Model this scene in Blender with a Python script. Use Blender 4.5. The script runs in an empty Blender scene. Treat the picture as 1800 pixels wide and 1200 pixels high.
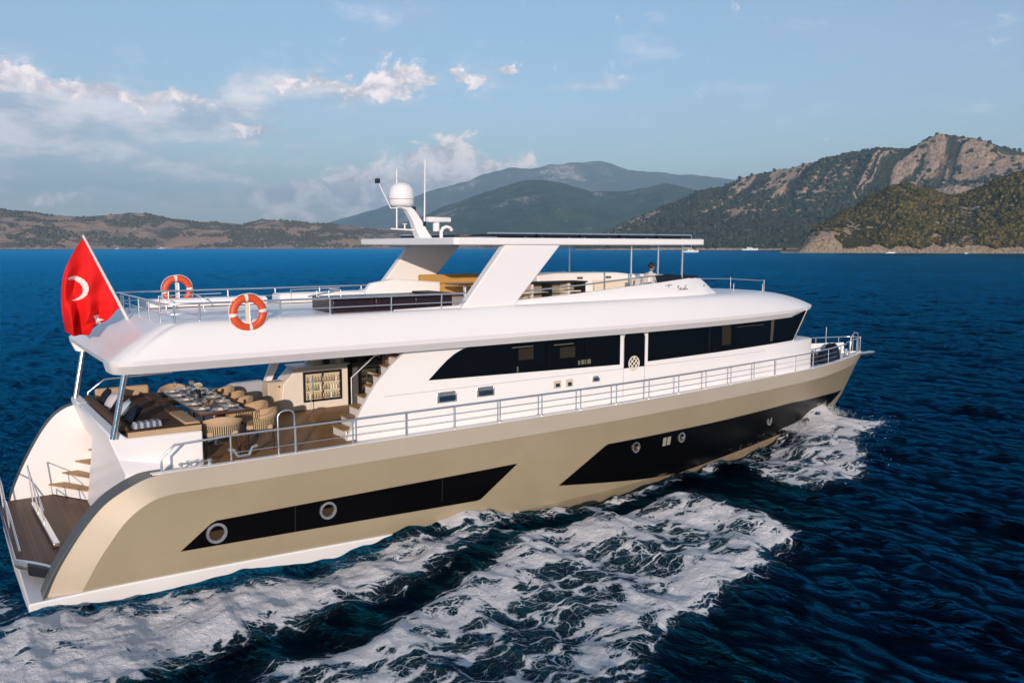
import bpy, bmesh, math, random
import numpy as np
from math import radians as R, pi as PI, sin, cos, tan, atan2, sqrt
from mathutils import Vector, Matrix, noise as mnoise

SC = bpy.context.scene
COL = SC.collection
random.seed(7)
rng = np.random.default_rng(11)

# ------------------------------------------------------------------ camera
HEAD = R(54.68)                       # the yacht's course lies this far right of the view axis
PITCH = R(6.57)
FWD = Vector((cos(HEAD), sin(HEAD), 0))
RGT = Vector((sin(HEAD), -cos(HEAD), 0))
CAM = Vector((-1.094, -18.402, 6.3))
cam = bpy.data.cameras.new('camera'); cam.sensor_width = 36; cam.lens = 29.0
cam.clip_start = 0.5; cam.clip_end = 120000
co = bpy.data.objects.new('camera', cam); COL.objects.link(co)
d = FWD * cos(PITCH) - Vector((0, 0, 1)) * sin(PITCH)
co.location = CAM
co.rotation_euler = d.to_track_quat('-Z', 'Y').to_euler()
SC.camera = co

# ------------------------------------------------------------------ light
SUN_AZ = R(30)                        # aft of the starboard beam
SUN_EL = R(10.5)
SUN = Vector((-sin(SUN_AZ) * cos(SUN_EL), -cos(SUN_AZ) * cos(SUN_EL), sin(SUN_EL)))
sl = bpy.data.lights.new('sun', 'SUN'); sl.energy = 5.0; sl.angle = R(0.5); sl.color = (1.0, 0.82, 0.70)
so = bpy.data.objects.new('sun', sl); COL.objects.link(so)
so.rotation_euler = (-SUN).to_track_quat('-Z', 'Y').to_euler()

SC.view_settings.view_transform = 'Standard'
SC.view_settings.look = 'None'
SC.view_settings.gamma = 1
SC.view_settings.exposure = 0.27

W = bpy.data.worlds.new('World'); SC.world = W; W.use_nodes = True
SKY_STRENGTH = 0.145
def build_world():
    nt = W.node_tree; N = nt.nodes; L = nt.links
    for n in list(N): N.remove(n)
    out = N.new('ShaderNodeOutputWorld'); bg = N.new('ShaderNodeBackground')
    bg.inputs['Strength'].default_value = SKY_STRENGTH
    sky = N.new('ShaderNodeTexSky'); sky.sky_type = 'NISHITA'; sky.sun_disc = False
    sky.sun_elevation = SUN_EL; sky.sun_rotation = math.atan2(SUN.x, SUN.y)
    sky.air_density = 1.1; sky.dust_density = 0.5; sky.ozone_density = 3.2; sky.altitude = 0
    def M(op, a, b=None, c=None):
        n = N.new('ShaderNodeMath'); n.operation = op
        for i, v in enumerate((a, b, c)):
            if v is None: continue
            if isinstance(v, (int, float)): n.inputs[i].default_value = v
            else: L.new(v, n.inputs[i])
        return n.outputs[0]
    tc = N.new('ShaderNodeTexCoord')
    sep = N.new('ShaderNodeSeparateXYZ'); L.new(tc.outputs['Generated'], sep.inputs[0])
    X, Y, Z = sep.outputs
    f = M('ADD', M('MULTIPLY', X, FWD.x), M('MULTIPLY', Y, FWD.y))
    r = M('ADD', M('MULTIPLY', X, RGT.x), M('MULTIPLY', Y, RGT.y))
    az = M('ARCTAN2', r, f)
    el = M('ARCSINE', Z)
    comb = N.new('ShaderNodeCombineXYZ'); L.new(az, comb.inputs[0]); L.new(el, comb.inputs[1])
    def noise(scale, detail, rough, sx=1, sy=1, off=0, dist=0):
        mp = N.new('ShaderNodeMapping'); L.new(comb.outputs[0], mp.inputs[0])
        mp.inputs['Scale'].default_value = (sx, sy, 1); mp.inputs['Location'].default_value = (off, off * .7, 0)
        n = N.new('ShaderNodeTexNoise'); n.noise_dimensions = '2D'
        n.inputs['Scale'].default_value = scale; n.inputs['Detail'].default_value = detail
        n.inputs['Roughness'].default_value = rough; n.inputs['Distortion'].default_value = dist
        L.new(mp.outputs[0], n.inputs['Vector']); return n.outputs['Fac']
    puff = noise(30, 10, .66, 1, 1.25, 3, .3)
    az0, el0 = az, el
    az = M('ADD', az, M('MULTIPLY', M('SUBTRACT', noise(17, 9, .66, 1, 1.3, 31), .5), .10))
    el = M('ADD', el, M('MULTIPLY', M('SUBTRACT', noise(19, 9, .66, 1, 1.3, 47), .5), .055))
    soft = noise(9, 10, .64, 1, 2.8, 9, .12)
    # each bank of cloud: bearing and height of its middle, half width, half height (radians), weight
    def blob(a0, e0, wa, we, k=1.0):
        da = M('DIVIDE', M('SUBTRACT', az, a0), wa); de = M('DIVIDE', M('SUBTRACT', el, e0), we)
        q = M('ADD', M('MULTIPLY', da, da), M('MULTIPLY', de, de))
        return M('MULTIPLY', M('POWER', 2.718, M('MULTIPLY', q, -1.0)), k)
    def total(bs):
        s = None
        for b in bs:
            v = blob(*b); s = v if s is None else M('MAXIMUM', s, v)
        return s
    def sm(v, lo, hi):
        n = N.new('ShaderNodeMapRange'); n.interpolation_type = 'SMOOTHSTEP'
        L.new(v, n.inputs[0]); n.inputs[1].default_value = lo; n.inputs[2].default_value = hi
        return n.outputs[0]
    def P(px, py): return (math.atan((px - 900) / 1459.4), math.atan((433 - py) / sqrt(1459.4**2 + (px - 900)**2)))
    def B(px, py, w, h, k=1.0):
        a, e = P(px, py); return (a, e, w / 1500, h / 1500, k)
    bank = total([B(40, 215, 260, 75), B(300, 210, 170, 45), B(120, 300, 420, 70, .75), B(560, 165, 130, 30, .95),
                  B(130, 175, 170, 26, 1.0), B(400, 195, 120, 30, .9), B(640, 160, 100, 22, .9), B(20, 300, 300, 60, .75), B(455, 235, 60, 18, .9), B(530, 262, 50, 10, .7), B(1060, 155, 80, 14, .55), B(180, 330, 300, 40, .6)])
    bright = total([B(150, 165, 110, 16, .82), B(235, 182, 80, 13, .8), B(570, 150, 70, 13, .85), B(640, 158, 50, 16, .88), B(765, 152, 26, 9, .8), B(5, 130, 30, 34, 1.0), B(60, 145, 50, 14, .85), B(720, 140, 42, 22, 1.0), B(690, 155, 60, 18, .85), B(893, 130, 15, 15, .95),
                    B(835, 150, 38, 14, .8), B(790, 298, 72, 44, 1.35), B(880, 300, 60, 28, 1.2), B(680, 335, 110, 40, 1.15), B(540, 350, 130, 30, 1.0),
                    B(310, 180, 70, 14, .72), B(500, 155, 40, 12, .75), B(440, 228, 38, 10, .75), B(110, 350, 60, 14, .55)])
    cb = sm(M('ADD', M('MULTIPLY', bank, .55), M('MULTIPLY', soft, .9)), .50, .98)
    cp = sm(M('ADD', M('MULTIPLY', bright, .62), M('MULTIPLY', puff, .95)), .60, .92)
    # thin veil in a few far places so that the sky is not a bare ramp elsewhere (also for reflections)
    veil = M('MULTIPLY', sm(noise(3.2, 7, .6, 1, 3.0, 21), .56, .85), .18)
    def mix(fac, a, b):
        n = N.new('ShaderNodeMix'); n.data_type = 'RGBA'
        L.new(fac, n.inputs[0]) if not isinstance(fac, float) else setattr(n.inputs[0], 'default_value', fac)
        for s, v in ((n.inputs[6], a), (n.inputs[7], b)):
            if isinstance(v, tuple): s.default_value = (*v, 1)
            else: L.new(v, s)
        return n.outputs[2]
    k = 1 / SKY_STRENGTH
    c = mix(M('ADD', .14, M('MULTIPLY', M('POWER', 2.718, M('MULTIPLY', M('MAXIMUM', el0, 0.0), -9.0)), .40)), sky.outputs[0], (.66 * k, .60 * k, .66 * k))
    c = mix(veil, c, (.54 * k, .54 * k, .60 * k))
    c = mix(M('MULTIPLY', cb, .85), c, mix(sm(soft, .35, .68), (.44 * k, .49 * k, .60 * k), (1.0 * k, .92 * k, .94 * k)))
    shade = sm(puff, .35, .68)
    pc = mix(shade, (.60 * k, .54 * k, .58 * k), (1.25 * k, 1.08 * k, 1.04 * k))
    c = mix(M('MULTIPLY', cp, .92), c, pc)
    L.new(c, bg.inputs[0]); L.new(bg.outputs[0], out.inputs[0])
build_world()

# ------------------------------------------------------------------ helpers
def pbr(name, col, rough=.5, metal=0, spec=.5, coat=0, ior=None):
    m = bpy.data.materials.new(name); m.use_nodes = True
    b = m.node_tree.nodes['Principled BSDF']
    b.inputs['Base Color'].default_value = (*col, 1); b.inputs['Roughness'].default_value = rough
    b.inputs['Metallic'].default_value = metal; b.inputs['Specular IOR Level'].default_value = spec
    b.inputs['Coat Weight'].default_value = coat
    if ior: b.inputs['IOR'].default_value = ior
    return m
class NT:
    """small shorthand for a material's nodes"""
    def __init__(s, m): s.m = m; s.t = m.node_tree; s.N = s.t.nodes; s.b = s.N['Principled BSDF']
    def L(s, a, b): s.t.links.new(a, b)
    def coords(s, scale=(1, 1, 1), kind='Object'):
        tc = s.N.new('ShaderNodeTexCoord'); mp = s.N.new('ShaderNodeMapping'); mp.inputs['Scale'].default_value = scale
        s.L(tc.outputs[kind], mp.inputs[0]); return mp.outputs[0]
    def noise(s, scale, detail=5, rough=.6, vec=None, dist=0):
        n = s.N.new('ShaderNodeTexNoise'); n.inputs['Scale'].default_value = scale; n.inputs['Detail'].default_value = detail
        n.inputs['Roughness'].default_value = rough; n.inputs['Distortion'].default_value = dist
        if vec is not None: s.L(vec, n.inputs['Vector'])
        return n.outputs['Fac']
    def vor(s, scale, vec=None, feature='F1'):
        n = s.N.new('ShaderNodeTexVoronoi'); n.feature = feature; n.inputs['Scale'].default_value = scale
        if vec is not None: s.L(vec, n.inputs['Vector'])
        return n.outputs['Distance']
    def ramp(s, fac, stops):
        n = s.N.new('ShaderNodeValToRGB'); e = n.color_ramp.elements
        while len(e) < len(stops): e.new(.5)
        for i, (p, c) in enumerate(stops): e[i].position = p; e[i].color = (*c, 1) if len(c) == 3 else c
        s.L(fac, n.inputs[0]); return n.outputs[0]
    def math(s, op, a, b=None, c=None, clamp=False):
        n = s.N.new('ShaderNodeMath'); n.operation = op; n.use_clamp = clamp
        for i, v in enumerate((a, b, c)):
            if v is None: continue
            if isinstance(v, (int, float)): n.inputs[i].default_value = v
            else: s.L(v, n.inputs[i])
        return n.outputs[0]
    def step(s, v, lo, hi):
        n = s.N.new('ShaderNodeMapRange'); n.interpolation_type = 'SMOOTHSTEP'
        s.L(v, n.inputs[0]); n.inputs[1].default_value = lo; n.inputs[2].default_value = hi; return n.outputs[0]
    def mix(s, fac, a, b):
        n = s.N.new('ShaderNodeMix'); n.data_type = 'RGBA'
        if isinstance(fac, (int, float)): n.inputs[0].default_value = fac
        else: s.L(fac, n.inputs[0])
        for q, v in ((n.inputs[6], a), (n.inputs[7], b)):
            if isinstance(v, tuple): q.default_value = (*v, 1)
            else: s.L(v, q)
        return n.outputs[2]
    def bump(s, h, strength, dist=.02):
        n = s.N.new('ShaderNodeBump'); n.inputs['Strength'].default_value = strength; n.inputs['Distance'].default_value = dist
        s.L(h, n.inputs['Height']); s.L(n.outputs[0], s.b.inputs['Normal'])
    def attr(s, name):
        n = s.N.new('ShaderNodeAttribute'); n.attribute_name = name; return n

class MB:
    def __init__(s): s.v = []; s.f = []; s.mi = []; s.cur = 0
    def add(s, vs, fs):
        o = len(s.v); s.v += [tuple(p) for p in vs]
        for f in fs: s.f.append(tuple(i + o for i in f)); s.mi.append(s.cur)
        return s
    def box(s, x0, x1, y0, y1, z0, z1):
        vs = [(x, y, z) for x in (x0, x1) for y in (y0, y1) for z in (z0, z1)]
        return s.add(vs, [(0, 1, 3, 2), (4, 6, 7, 5), (0, 4, 5, 1), (2, 3, 7, 6), (0, 2, 6, 4), (1, 5, 7, 3)])
    def cbox(s, c, size, rz=0, ry=0, rx=0):
        m = Matrix.Translation(c) @ Matrix.Rotation(rz, 4, 'Z') @ Matrix.Rotation(ry, 4, 'Y') @ Matrix.Rotation(rx, 4, 'X')
        a, b, e = (q / 2 for q in size)
        vs = [m @ Vector((x, y, z)) for x in (-a, a) for y in (-b, b) for z in (-e, e)]
        return s.add(vs, [(0, 1, 3, 2), (4, 6, 7, 5), (0, 4, 5, 1), (2, 3, 7, 6), (0, 2, 6, 4), (1, 5, 7, 3)])
    def prism(s, poly, axis, a, b):
        """poly: 2-d points; axis: the missing coordinate, from a to b (numbers or functions of the 2-d point)"""
        n = len(poly)
        def P(p, w):
            w = w(*p) if callable(w) else w
            return (w, p[0], p[1]) if axis == 'x' else (p[0], w, p[1]) if axis == 'y' else (p[0], p[1], w)
        vs = [P(p, a) for p in poly] + [P(p, b) for p in poly]
        fs = [tuple(range(n))[::-1], tuple(range(n, 2 * n))] + [(i, (i + 1) % n, n + (i + 1) % n, n + i) for i in range(n)]
        return s.add(vs, fs)
    def grid(s, P, wrap=False):
        ni, nj = len(P), len(P[0])
        vs = [p for row in P for p in row]
        fs = []
        for i in range(ni - 1):
            for j in range(nj if wrap else nj - 1):
                k = (j + 1) % nj
                fs.append((i * nj + j, i * nj + k, (i + 1) * nj + k, (i + 1) * nj + j))
        return s.add(vs, fs)
    def loft(s, rings, caps=True):
        o = len(s.v); s.grid(rings, wrap=True); n = len(rings[0])
        if caps:
            s.f.append(tuple(range(o, o + n))[::-1]); s.mi.append(s.cur)
            e = o + (len(rings) - 1) * n; s.f.append(tuple(range(e, e + n))); s.mi.append(s.cur)
        return s
    def tube(s, pts, r, n=8, closed=False, caps=True):
        pts = [Vector(p) for p in pts]; m = len(pts); rs = r if isinstance(r, (list, tuple)) else [r] * m
        rings = []; up = None
        for i, p in enumerate(pts):
            if closed: t = pts[(i + 1) % m] - pts[i - 1]
            else:
                a = (pts[i] - pts[i - 1]).normalized() if i else Vector(); b = (pts[i + 1] - pts[i]).normalized() if i < m - 1 else Vector()
                t = a + b
            t.normalize()
            if up is None: up = t.orthogonal().normalized()
            up = (up - t * up.dot(t)).normalized(); sd = t.cross(up)
            rings.append([p + (up * cos(2 * PI * k / n) + sd * sin(2 * PI * k / n)) * rs[i] for k in range(n)])
        if closed: rings.append(rings[0]); return s.loft(rings, False)
        return s.loft(rings, caps)
    def lathe(s, prof, c=(0, 0, 0), n=24, axis='z', caps=True):
        def P(r, h, a):
            u, w = r * cos(a), r * sin(a)
            q = (u, w, h) if axis == 'z' else (u, h, w) if axis == 'y' else (h, u, w)
            return tuple(q[i] + c[i] for i in range(3))
        return s.loft([[P(max(r, 1e-4), h, 2 * PI * k / n) for k in range(n)] for r, h in prof], caps)
    def build(s, name, mat, parent=None, ang=35, bevel=0, seg=2, subsurf=0, flat=False):
        me = bpy.data.meshes.new(name); me.from_pydata(s.v, [], s.f); me.update()
        bm = bmesh.new(); bm.from_mesh(me); bmesh.ops.recalc_face_normals(bm, faces=bm.faces); bm.to_mesh(me); bm.free()
        for m in (mat if isinstance(mat, (list, tuple)) else [mat]): me.materials.append(m)
        if isinstance(mat, (list, tuple)): me.polygons.foreach_set('material_index', s.mi)
        if not flat:
            me.polygons.foreach_set('use_smooth', [True] * len(me.polygons))
            me.set_sharp_from_angle(angle=R(ang))
        o = bpy.data.objects.new(name, me); COL.objects.link(o)
        if parent: o.parent = parent
        if bevel:
            q = o.modifiers.new('bevel', 'BEVEL'); q.width = bevel; q.segments = seg; q.limit_method = 'ANGLE'; q.angle_limit = R(40); q.harden_normals = False
        if subsurf:
            q = o.modifiers.new('subdivision', 'SUBSURF'); q.levels = q.render_levels = subsurf
        return o
def npmesh(name, V, F, mat, smooth=True, attrs=None):
    """a large mesh straight from arrays"""
    me = bpy.data.meshes.new(name); V = np.asarray(V, np.float32); F = np.asarray(F, np.int32); k = F.shape[1]
    me.vertices.add(len(V)); me.vertices.foreach_set('co', V.ravel())
    me.loops.add(F.size); me.loops.foreach_set('vertex_index', F.ravel())
    me.polygons.add(len(F)); me.polygons.foreach_set('loop_start', np.arange(0, F.size, k, dtype=np.int32))
    me.polygons.foreach_set('loop_total', np.full(len(F), k, np.int32))
    if smooth: me.polygons.foreach_set('use_smooth', np.ones(len(F), bool))
    for n, a in (attrs or {}).items():
        at = me.attributes.new(n, 'FLOAT', 'POINT'); at.data.foreach_set('value', np.asarray(a, np.float32).ravel())
    me.update(calc_edges=True); me.validate()
    for m in (mat if isinstance(mat, (list, tuple)) else [mat]): me.materials.append(m)
    o = bpy.data.objects.new(name, me); COL.objects.link(o); return o
def quads(ni, nj):
    i, j = np.meshgrid(np.arange(ni - 1), np.arange(nj - 1), indexing='ij'); a = i * nj + j
    return np.stack([a, a + 1, a + nj + 1, a + nj], -1).reshape(-1, 4)
def empty(name, loc=(0, 0, 0), rz=0):
    o = bpy.data.objects.new(name, None); COL.objects.link(o); o.location = loc; o.rotation_euler = (0, 0, rz)
    o.empty_display_size = .1; return o
def tag(o, label=None, cat=None, group=None, kind=None):
    for k, v in (('label', label), ('category', cat), ('group', group), ('kind', kind)):
        if v: o[k] = v
    return o
def copy_tree(o, parent=None):
    c = o.copy(); COL.objects.link(c)
    if parent: c.parent = parent
    for ch in [q for q in SC.objects if q.parent == o]: copy_tree(ch, c)
    return c
def lerp(a, b, t): return a + (b - a) * t

# ================================================================== THE SETTING
# ---- value noise on arrays
_perm = rng.random((256, 256)).astype(np.float32)
def vnoise(x, y):
    xi = np.floor(x).astype(int); yi = np.floor(y).astype(int); fx = x - xi; fy = y - yi
    fx = fx * fx * (3 - 2 * fx); fy = fy * fy * (3 - 2 * fy)
    g = lambda a, b: _perm[a & 255, b & 255]
    return (g(xi, yi) * (1 - fx) + g(xi + 1, yi) * fx) * (1 - fy) + (g(xi, yi + 1) * (1 - fx) + g(xi + 1, yi + 1) * fx) * fy
def fbm(x, y, o=5, g=.5, ridged=False):
    s = 0; a = 1; t = 0
    for k in range(o):
        n = vnoise(x * 2**k + 17.3 * k, y * 2**k - 9.1 * k)
        if ridged: n = 1 - np.abs(2 * n - 1)
        s = s + a * n; t += a; a *= g
    return s / t
def inpoly(x, y, poly):
    """signed distance to a polygon, positive inside"""
    ins = np.zeros(x.shape, bool); dm = np.full(x.shape, 1e9)
    n = len(poly)
    for i in range(n):
        (x0, y0), (x1, y1) = poly[i], poly[(i + 1) % n]
        if y0 != y1:
            c = ((y0 > y) != (y1 > y)) & (x < (x1 - x0) * (y - y0) / (y1 - y0) + x0); ins ^= c
        dx, dy = x1 - x0, y1 - y0; l = dx * dx + dy * dy + 1e-9
        t = np.clip(((x - x0) * dx + (y - y0) * dy) / l, 0, 1)
        dm = np.minimum(dm, np.hypot(x - x0 - t * dx, y - y0 - t * dy))
    return np.where(ins, dm, -dm)
def sstep(v, a, b):
    t = np.clip((v - a) / (b - a), 0, 1); return t * t * (3 - 2 * t)

# ---- hull form (shared by the hull, its panels and the wake)
def ip(x, xs, ys): return float(np.interp(x, xs, ys))
DT = [0, .30, .467, .575, .68, .78, .832, .893, .95, .98, 1.0]
DY = [2.80, 2.80, 2.73, 2.51, 2.18, 1.84, 1.60, 1.14, .62, .30, .03]
WT = [0, .35, .50, .62, .74, .84, .90, .96, 1.0]
WY = [2.78, 2.78, 2.70, 2.28, 1.66, 1.06, .70, .28, .015]
def xstem(z): return ip(z, [-.9, 0, .66, 1.85, 2.2], [25.9, 26.95, 27.65, 28.6, 28.92])
def smooth_ip(t, T, Y):
    # averaged, so that the outline is a fair curve
    return sum(ip(min(max(t + q, 0), 1), T, Y) * w for q, w in ((-.04, .2), (-.02, .2), (0, .2), (.02, .2), (.04, .2))) if t < .95 else ip(t, T, Y)
ZK = 1.83; ZD = 2.2
def hb(x, z):
    """half breadth of the hull at x, z"""
    t = min(max(x / xstem(z), 0), 1)
    D = smooth_ip(t, DT, DY); Wl = smooth_ip(t, WT, WY); K = D + .13 * min(1, (1 - t) * 6)
    if z >= ZK: return lerp(K, D, min(1, (z - ZK) / (ZD - ZK)))
    if z >= 0: return lerp(Wl, K, (z / ZK)**1.15)
    return Wl * (1 + .22 * z)

# ---- sea
FOAM_A = [(9.4, -2.9), (8.6, -3.9), (7.9, -4.35), (6.5, -4.95), (5, -5.15), (3.2, -5.5), (1.7, -6.0), (.3, -6.3), (-2.5, -7.5), (-9, -10), (-30, -16), (-30, 4), (-9, 3.4), (-.6, 2.9), (-.35, -2.8), (.8, -2.82), (1.9, -2.95), (2.8, -3.2), (4.2, -3.22), (6.6, -3.12)]
FOAM_B = [(9.25, -3.8), (10.5, -4.0), (12.6, -3.7), (14.3, -4.1), (14.6, -5.4), (14.7, -6.8), (14.2, -7.7), (13.1, -8.2), (11.2, -8.7), (9.7, -8.9), (8.6, -9.4), (7.0, -10.2), (5.5, -11.3), (2, -14), (-2, -13), (.2, -7.2), (1.6, -6.6), (2.9, -6.45), (4.5, -6.35), (5.8, -6.0), (6.9, -5.4), (7.8, -4.8)]
FOAM_C = [(22.6, -1.3), (26.6, .2), (26.1, -.9), (26.9, -2.6), (25.6, -2.8), (24.2, -3.1), (22.7, -3.7), (20.8, -5.2), (18.6, -5.75), (17.1, -5.5), (17.6, -4.2), (18.4, -3.1), (19.5, -2.2)]
def wake_port(poly): return [(x, -y) for x, y in poly]
def hull_y(x): return np.interp(x / 26.95, WT, WY)
def foam_fields(x, y):
    D = np.zeros_like(x); A = np.zeros_like(x); H = np.zeros_like(x)
    wob = (fbm(x * .9, y * .9, 4) - .5) * 1.1
    a = inpoly(x, y, FOAM_A) + wob * .8
    dA = sstep(a, -.35, .75); D = np.maximum(D, dA * (.60 + .50 * fbm(x * .9 + 4, y * 1.3, 5, .6)) * (.62 + .38 * sstep(-(y + 3.9), -.5, .5) + .38 * sstep(-x, -2, .5)).clip(0, 1))
    # calmer, bluer water straight behind the stern
    beh = sstep(-x, .1, 1.2) * sstep(-np.abs(y + .3), -3.3, -2.2); D = D * (1 - .36 * beh); A = np.maximum(A, dA * (.45 + .5 * beh))
    H += dA * (.10 + .24 * (fbm(x * 1.1, y * 1.1, 5) - .42) + .08 * (fbm(x * 2.4 + 5, y * 2.4, 4, .5, True) - .62)) * (1 - .5 * beh)
    b = inpoly(x, y, FOAM_B) + wob * 1.0
    den = .31 + .27 * sstep(x, 6, 12.5) + .65 * (fbm(x * .42 + 9, y * .42, 3) - .5) + .50 * (fbm(x * .9 + 2, y * 1.5, 3) - .5)
    # denser rim along the leading edge, open dark water towards the trailing part
    rim = sstep(b, 0, .5) * (1 - sstep(b, .6, 1.9))
    dB = sstep(b, -.25, .45) * (den + .16 * rim); D = np.maximum(D, dB); A = np.maximum(A, sstep(b, -.5, 1) * .30)
    den = np.maximum(den, .22)
    H += sstep(b, -.6, .8) * (.22 * (fbm(x * .8 + 3, y * .8, 4) - .4) + .05 * (fbm(x * 2.4 + 1, y * 2.4, 4, .5, True) - .6)) + rim * .08
    c = inpoly(x, y, FOAM_C) + wob * .55
    near = np.exp(-((x - 24.6) / 2.4)**2 - ((y + 1.5) / 1.0)**2)
    dC = sstep(c, -.3, .5) * (.52 + .42 * near + .3 * (fbm(x * .7, y * .7 + 7, 3) - .5) + .14 * (1 - sstep(c, .3, 1.1)))
    D = np.maximum(D, dC); A = np.maximum(A, sstep(c, -.4, .8) * .35)
    H += sstep(c, -.4, .6) * (.14 * near + .14 * (fbm(x * 1.3, y * 1.3 + 5, 4) - .35))
    # ragged line of foam along the side of the hull, both sides
    hy = hull_y(x); off = np.abs(y) - hy; on = (x > 1) * (x < 27)
    hl = np.exp(-((off - .12) / .25)**2) * on * (.10 + .62 * (fbm(x * .9, y * .4 + 2, 4))) * sstep(x, 5, 9)
    D = np.maximum(D, hl); H += np.exp(-((off - .1) / .3)**2) * on * .05
    H += (.46 * np.exp(-((x - 25.1) / 1.25)**2) * np.exp(-(np.maximum(off, 0) / .50)**2) + .16 * np.exp(-((x - 8.7) / .9)**2) * np.exp(-(np.maximum(off, 0) / .4)**2)) * on
    D = np.maximum(D, np.exp(-((x - 25.0) / 1.5)**2) * np.exp(-(np.maximum(off, 0) / .7)**2) * on * 1.05); D = np.maximum(D, .8 * np.exp(-((x - 8.7) / 1.1)**2) * np.exp(-(np.maximum(off - .1, 0) / .35)**2) * on)
    H += -.10 * np.exp(-((off - .8) / .6)**2) * sstep(x, 3, 8) * (1 - sstep(x, 15, 18)) - .34 * np.exp(-(np.maximum(off, 0) / 1.0)**2) * sstep(x, 9, 14) * (1 - sstep(x, 21.5, 24.5))
    # port side, mostly hidden by the yacht
    p = inpoly(x, y, wake_port(FOAM_C)) + wob * .5; D = np.maximum(D, sstep(p, -.3, .5) * .6)
    p = inpoly(x, y, wake_port(FOAM_B)) + wob * .8; D = np.maximum(D, sstep(p, -.3, .5) * .5 * sstep(x, 7, 10))
    return np.clip(D, 0, 1), np.clip(A, 0, 1), H

def waves(x, y, sp):
    """height and sideways shift of the chop; sp: local grid spacing"""
    r2 = np.random.default_rng(5); h = np.zeros_like(x); sx = np.zeros_like(x); sy = np.zeros_like(x)
    grp = .65 + .7 * fbm(x * .045, y * .045, 3)
    n = 64
    for i in range(n):
        lam = .32 * (34**(i / (n - 1))) * r2.uniform(.9, 1.1)
        th = R(176) + r2.normal(0, .45); k = 2 * PI / lam
        sl = .050 * (1.25 if lam < 1.8 else .95 if lam < 3.8 else .42)
        fade = 1 - sstep(sp, lam * .22, lam * .42)
        if not fade.any(): continue
        ph = k * (x * cos(th) + y * sin(th)) + r2.uniform(0, 2 * PI)
        a = sl / k * fade * grp
        h += a * np.sin(ph); c = np.cos(ph) * a * .8; sx += c * cos(th); sy += c * sin(th)
    return h, sx, sy
def make_sea():
    th_f = np.linspace(-R(41), R(41), 1150); th_c = np.linspace(R(41), 2 * PI - R(41), 110)[1:]
    th = np.concatenate([th_f, th_c])
    r = [2.0]
    while r[-1] < 90000:
        q = r[-1]
        r.append(q + (.5 if q < 9 else .055 if q < 24 else .055 + (q - 24) * .0075 if q < 60000 else 4000))
    r = np.array(r)
    T, Rr = np.meshgrid(th, r, indexing='ij')
    x = CAM.x + Rr * (FWD.x * np.cos(T) + RGT.x * np.sin(T)); y = CAM.y + Rr * (FWD.y * np.cos(T) + RGT.y * np.sin(T))
    sp = np.gradient(r)[None, :] * .6 + 0 * T
    sp = np.where(np.abs(T) > R(41), np.maximum(sp, Rr * .05), sp)
    h, sx, sy = waves(x, y, sp)
    near = (np.abs(x - 8) < 45) & (np.abs(y) < 22)
    D = np.zeros_like(x); A = np.zeros_like(x); H = np.zeros_like(x)
    D[near], A[near], H[near] = foam_fields(x[near], y[near])
    damp = 1 - .35 * D
    V = np.stack([x + sx * damp, y + sy * damp, h * damp + H], -1).reshape(-1, 3)
    # keep the sea out of the hull
    ax = np.clip(V[:, 0], 0, 26.9); ins = (np.abs(V[:, 1]) < np.interp(ax / 26.95, WT, WY) - .12) & (V[:, 0] > .1) & (V[:, 0] < 26.5)
    V[ins, 2] = np.minimum(V[ins, 2], -.45)
    m = pbr('sea_water', (.002, .01, .03)); t = NT(m)
    N = t.N; lw = t.L
    vec = t.coords((1, 1, 1), 'Object')
    # small ripples the mesh is too coarse for
    rp = t.math('ADD', t.math('MULTIPLY', t.noise(5.5, 6, .62, t.coords((1.7, .8, 1)), .6), 1.0), t.math('ADD', t.math('MULTIPLY', t.noise(1.3, 4, .55, t.coords((1.5, .7, 1))), 1.3), t.math('MULTIPLY', t.noise(.42, 3, .5, t.coords((1.5, .7, 1))), 2.4)))
    bp = N.new('ShaderNodeBump'); bp.inputs['Strength'].default_value = .75; bp.inputs['Distance'].default_value = .14; lw(rp, bp.inputs['Height'])
    fr = N.new('ShaderNodeFresnel'); fr.inputs['IOR'].default_value = 1.33; lw(bp.outputs[0], fr.inputs['Normal'])
    df = N.new('ShaderNodeBsdfDiffuse'); gl = N.new('ShaderNodeBsdfGlossy')
    aer = t.attr('aeration').outputs['Fac']; fo = t.attr('foam').outputs['Fac']
    body = t.mix(aer, (.0002, .0010, .0036), (.030, .075, .100)); lw(body, df.inputs['Color'])
    gl.inputs['Color'].default_value = (.022, .47, .88, 1); gl.inputs['Roughness'].default_value = .17; lw(bp.outputs[0], gl.inputs['Normal'])
    mx = N.new('ShaderNodeMixShader'); lw(t.math('MULTIPLY', t.math('POWER', fr.outputs[0], 2.9), 4.3, None, True), mx.inputs[0]); lw(df.outputs[0], mx.inputs[1]); lw(gl.outputs[0], mx.inputs[2])
    # foam: a torn web of bubbles
    wv = N.new('ShaderNodeVectorMath'); wv.operation = 'ADD'
    nz = N.new('ShaderNodeTexNoise'); nz.inputs['Scale'].default_value = 1.1; nz.inputs['Detail'].default_value = 5; lw(vec, nz.inputs['Vector'])
    ws = N.new('ShaderNodeVectorMath'); ws.operation = 'SCALE'; ws.inputs['Scale'].default_value = 1.1; lw(nz.outputs['Color'], ws.inputs[0])
    lw(vec, wv.inputs[0]); lw(ws.outputs[0], wv.inputs[1]); wvec = wv.outputs[0]
    st = N.new('ShaderNodeMapping'); st.inputs['Rotation'].default_value = (0, 0, R(-12)); st.inputs['Scale'].default_value = (.62, 1.45, 1); lw(wvec, st.inputs[0])
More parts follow.
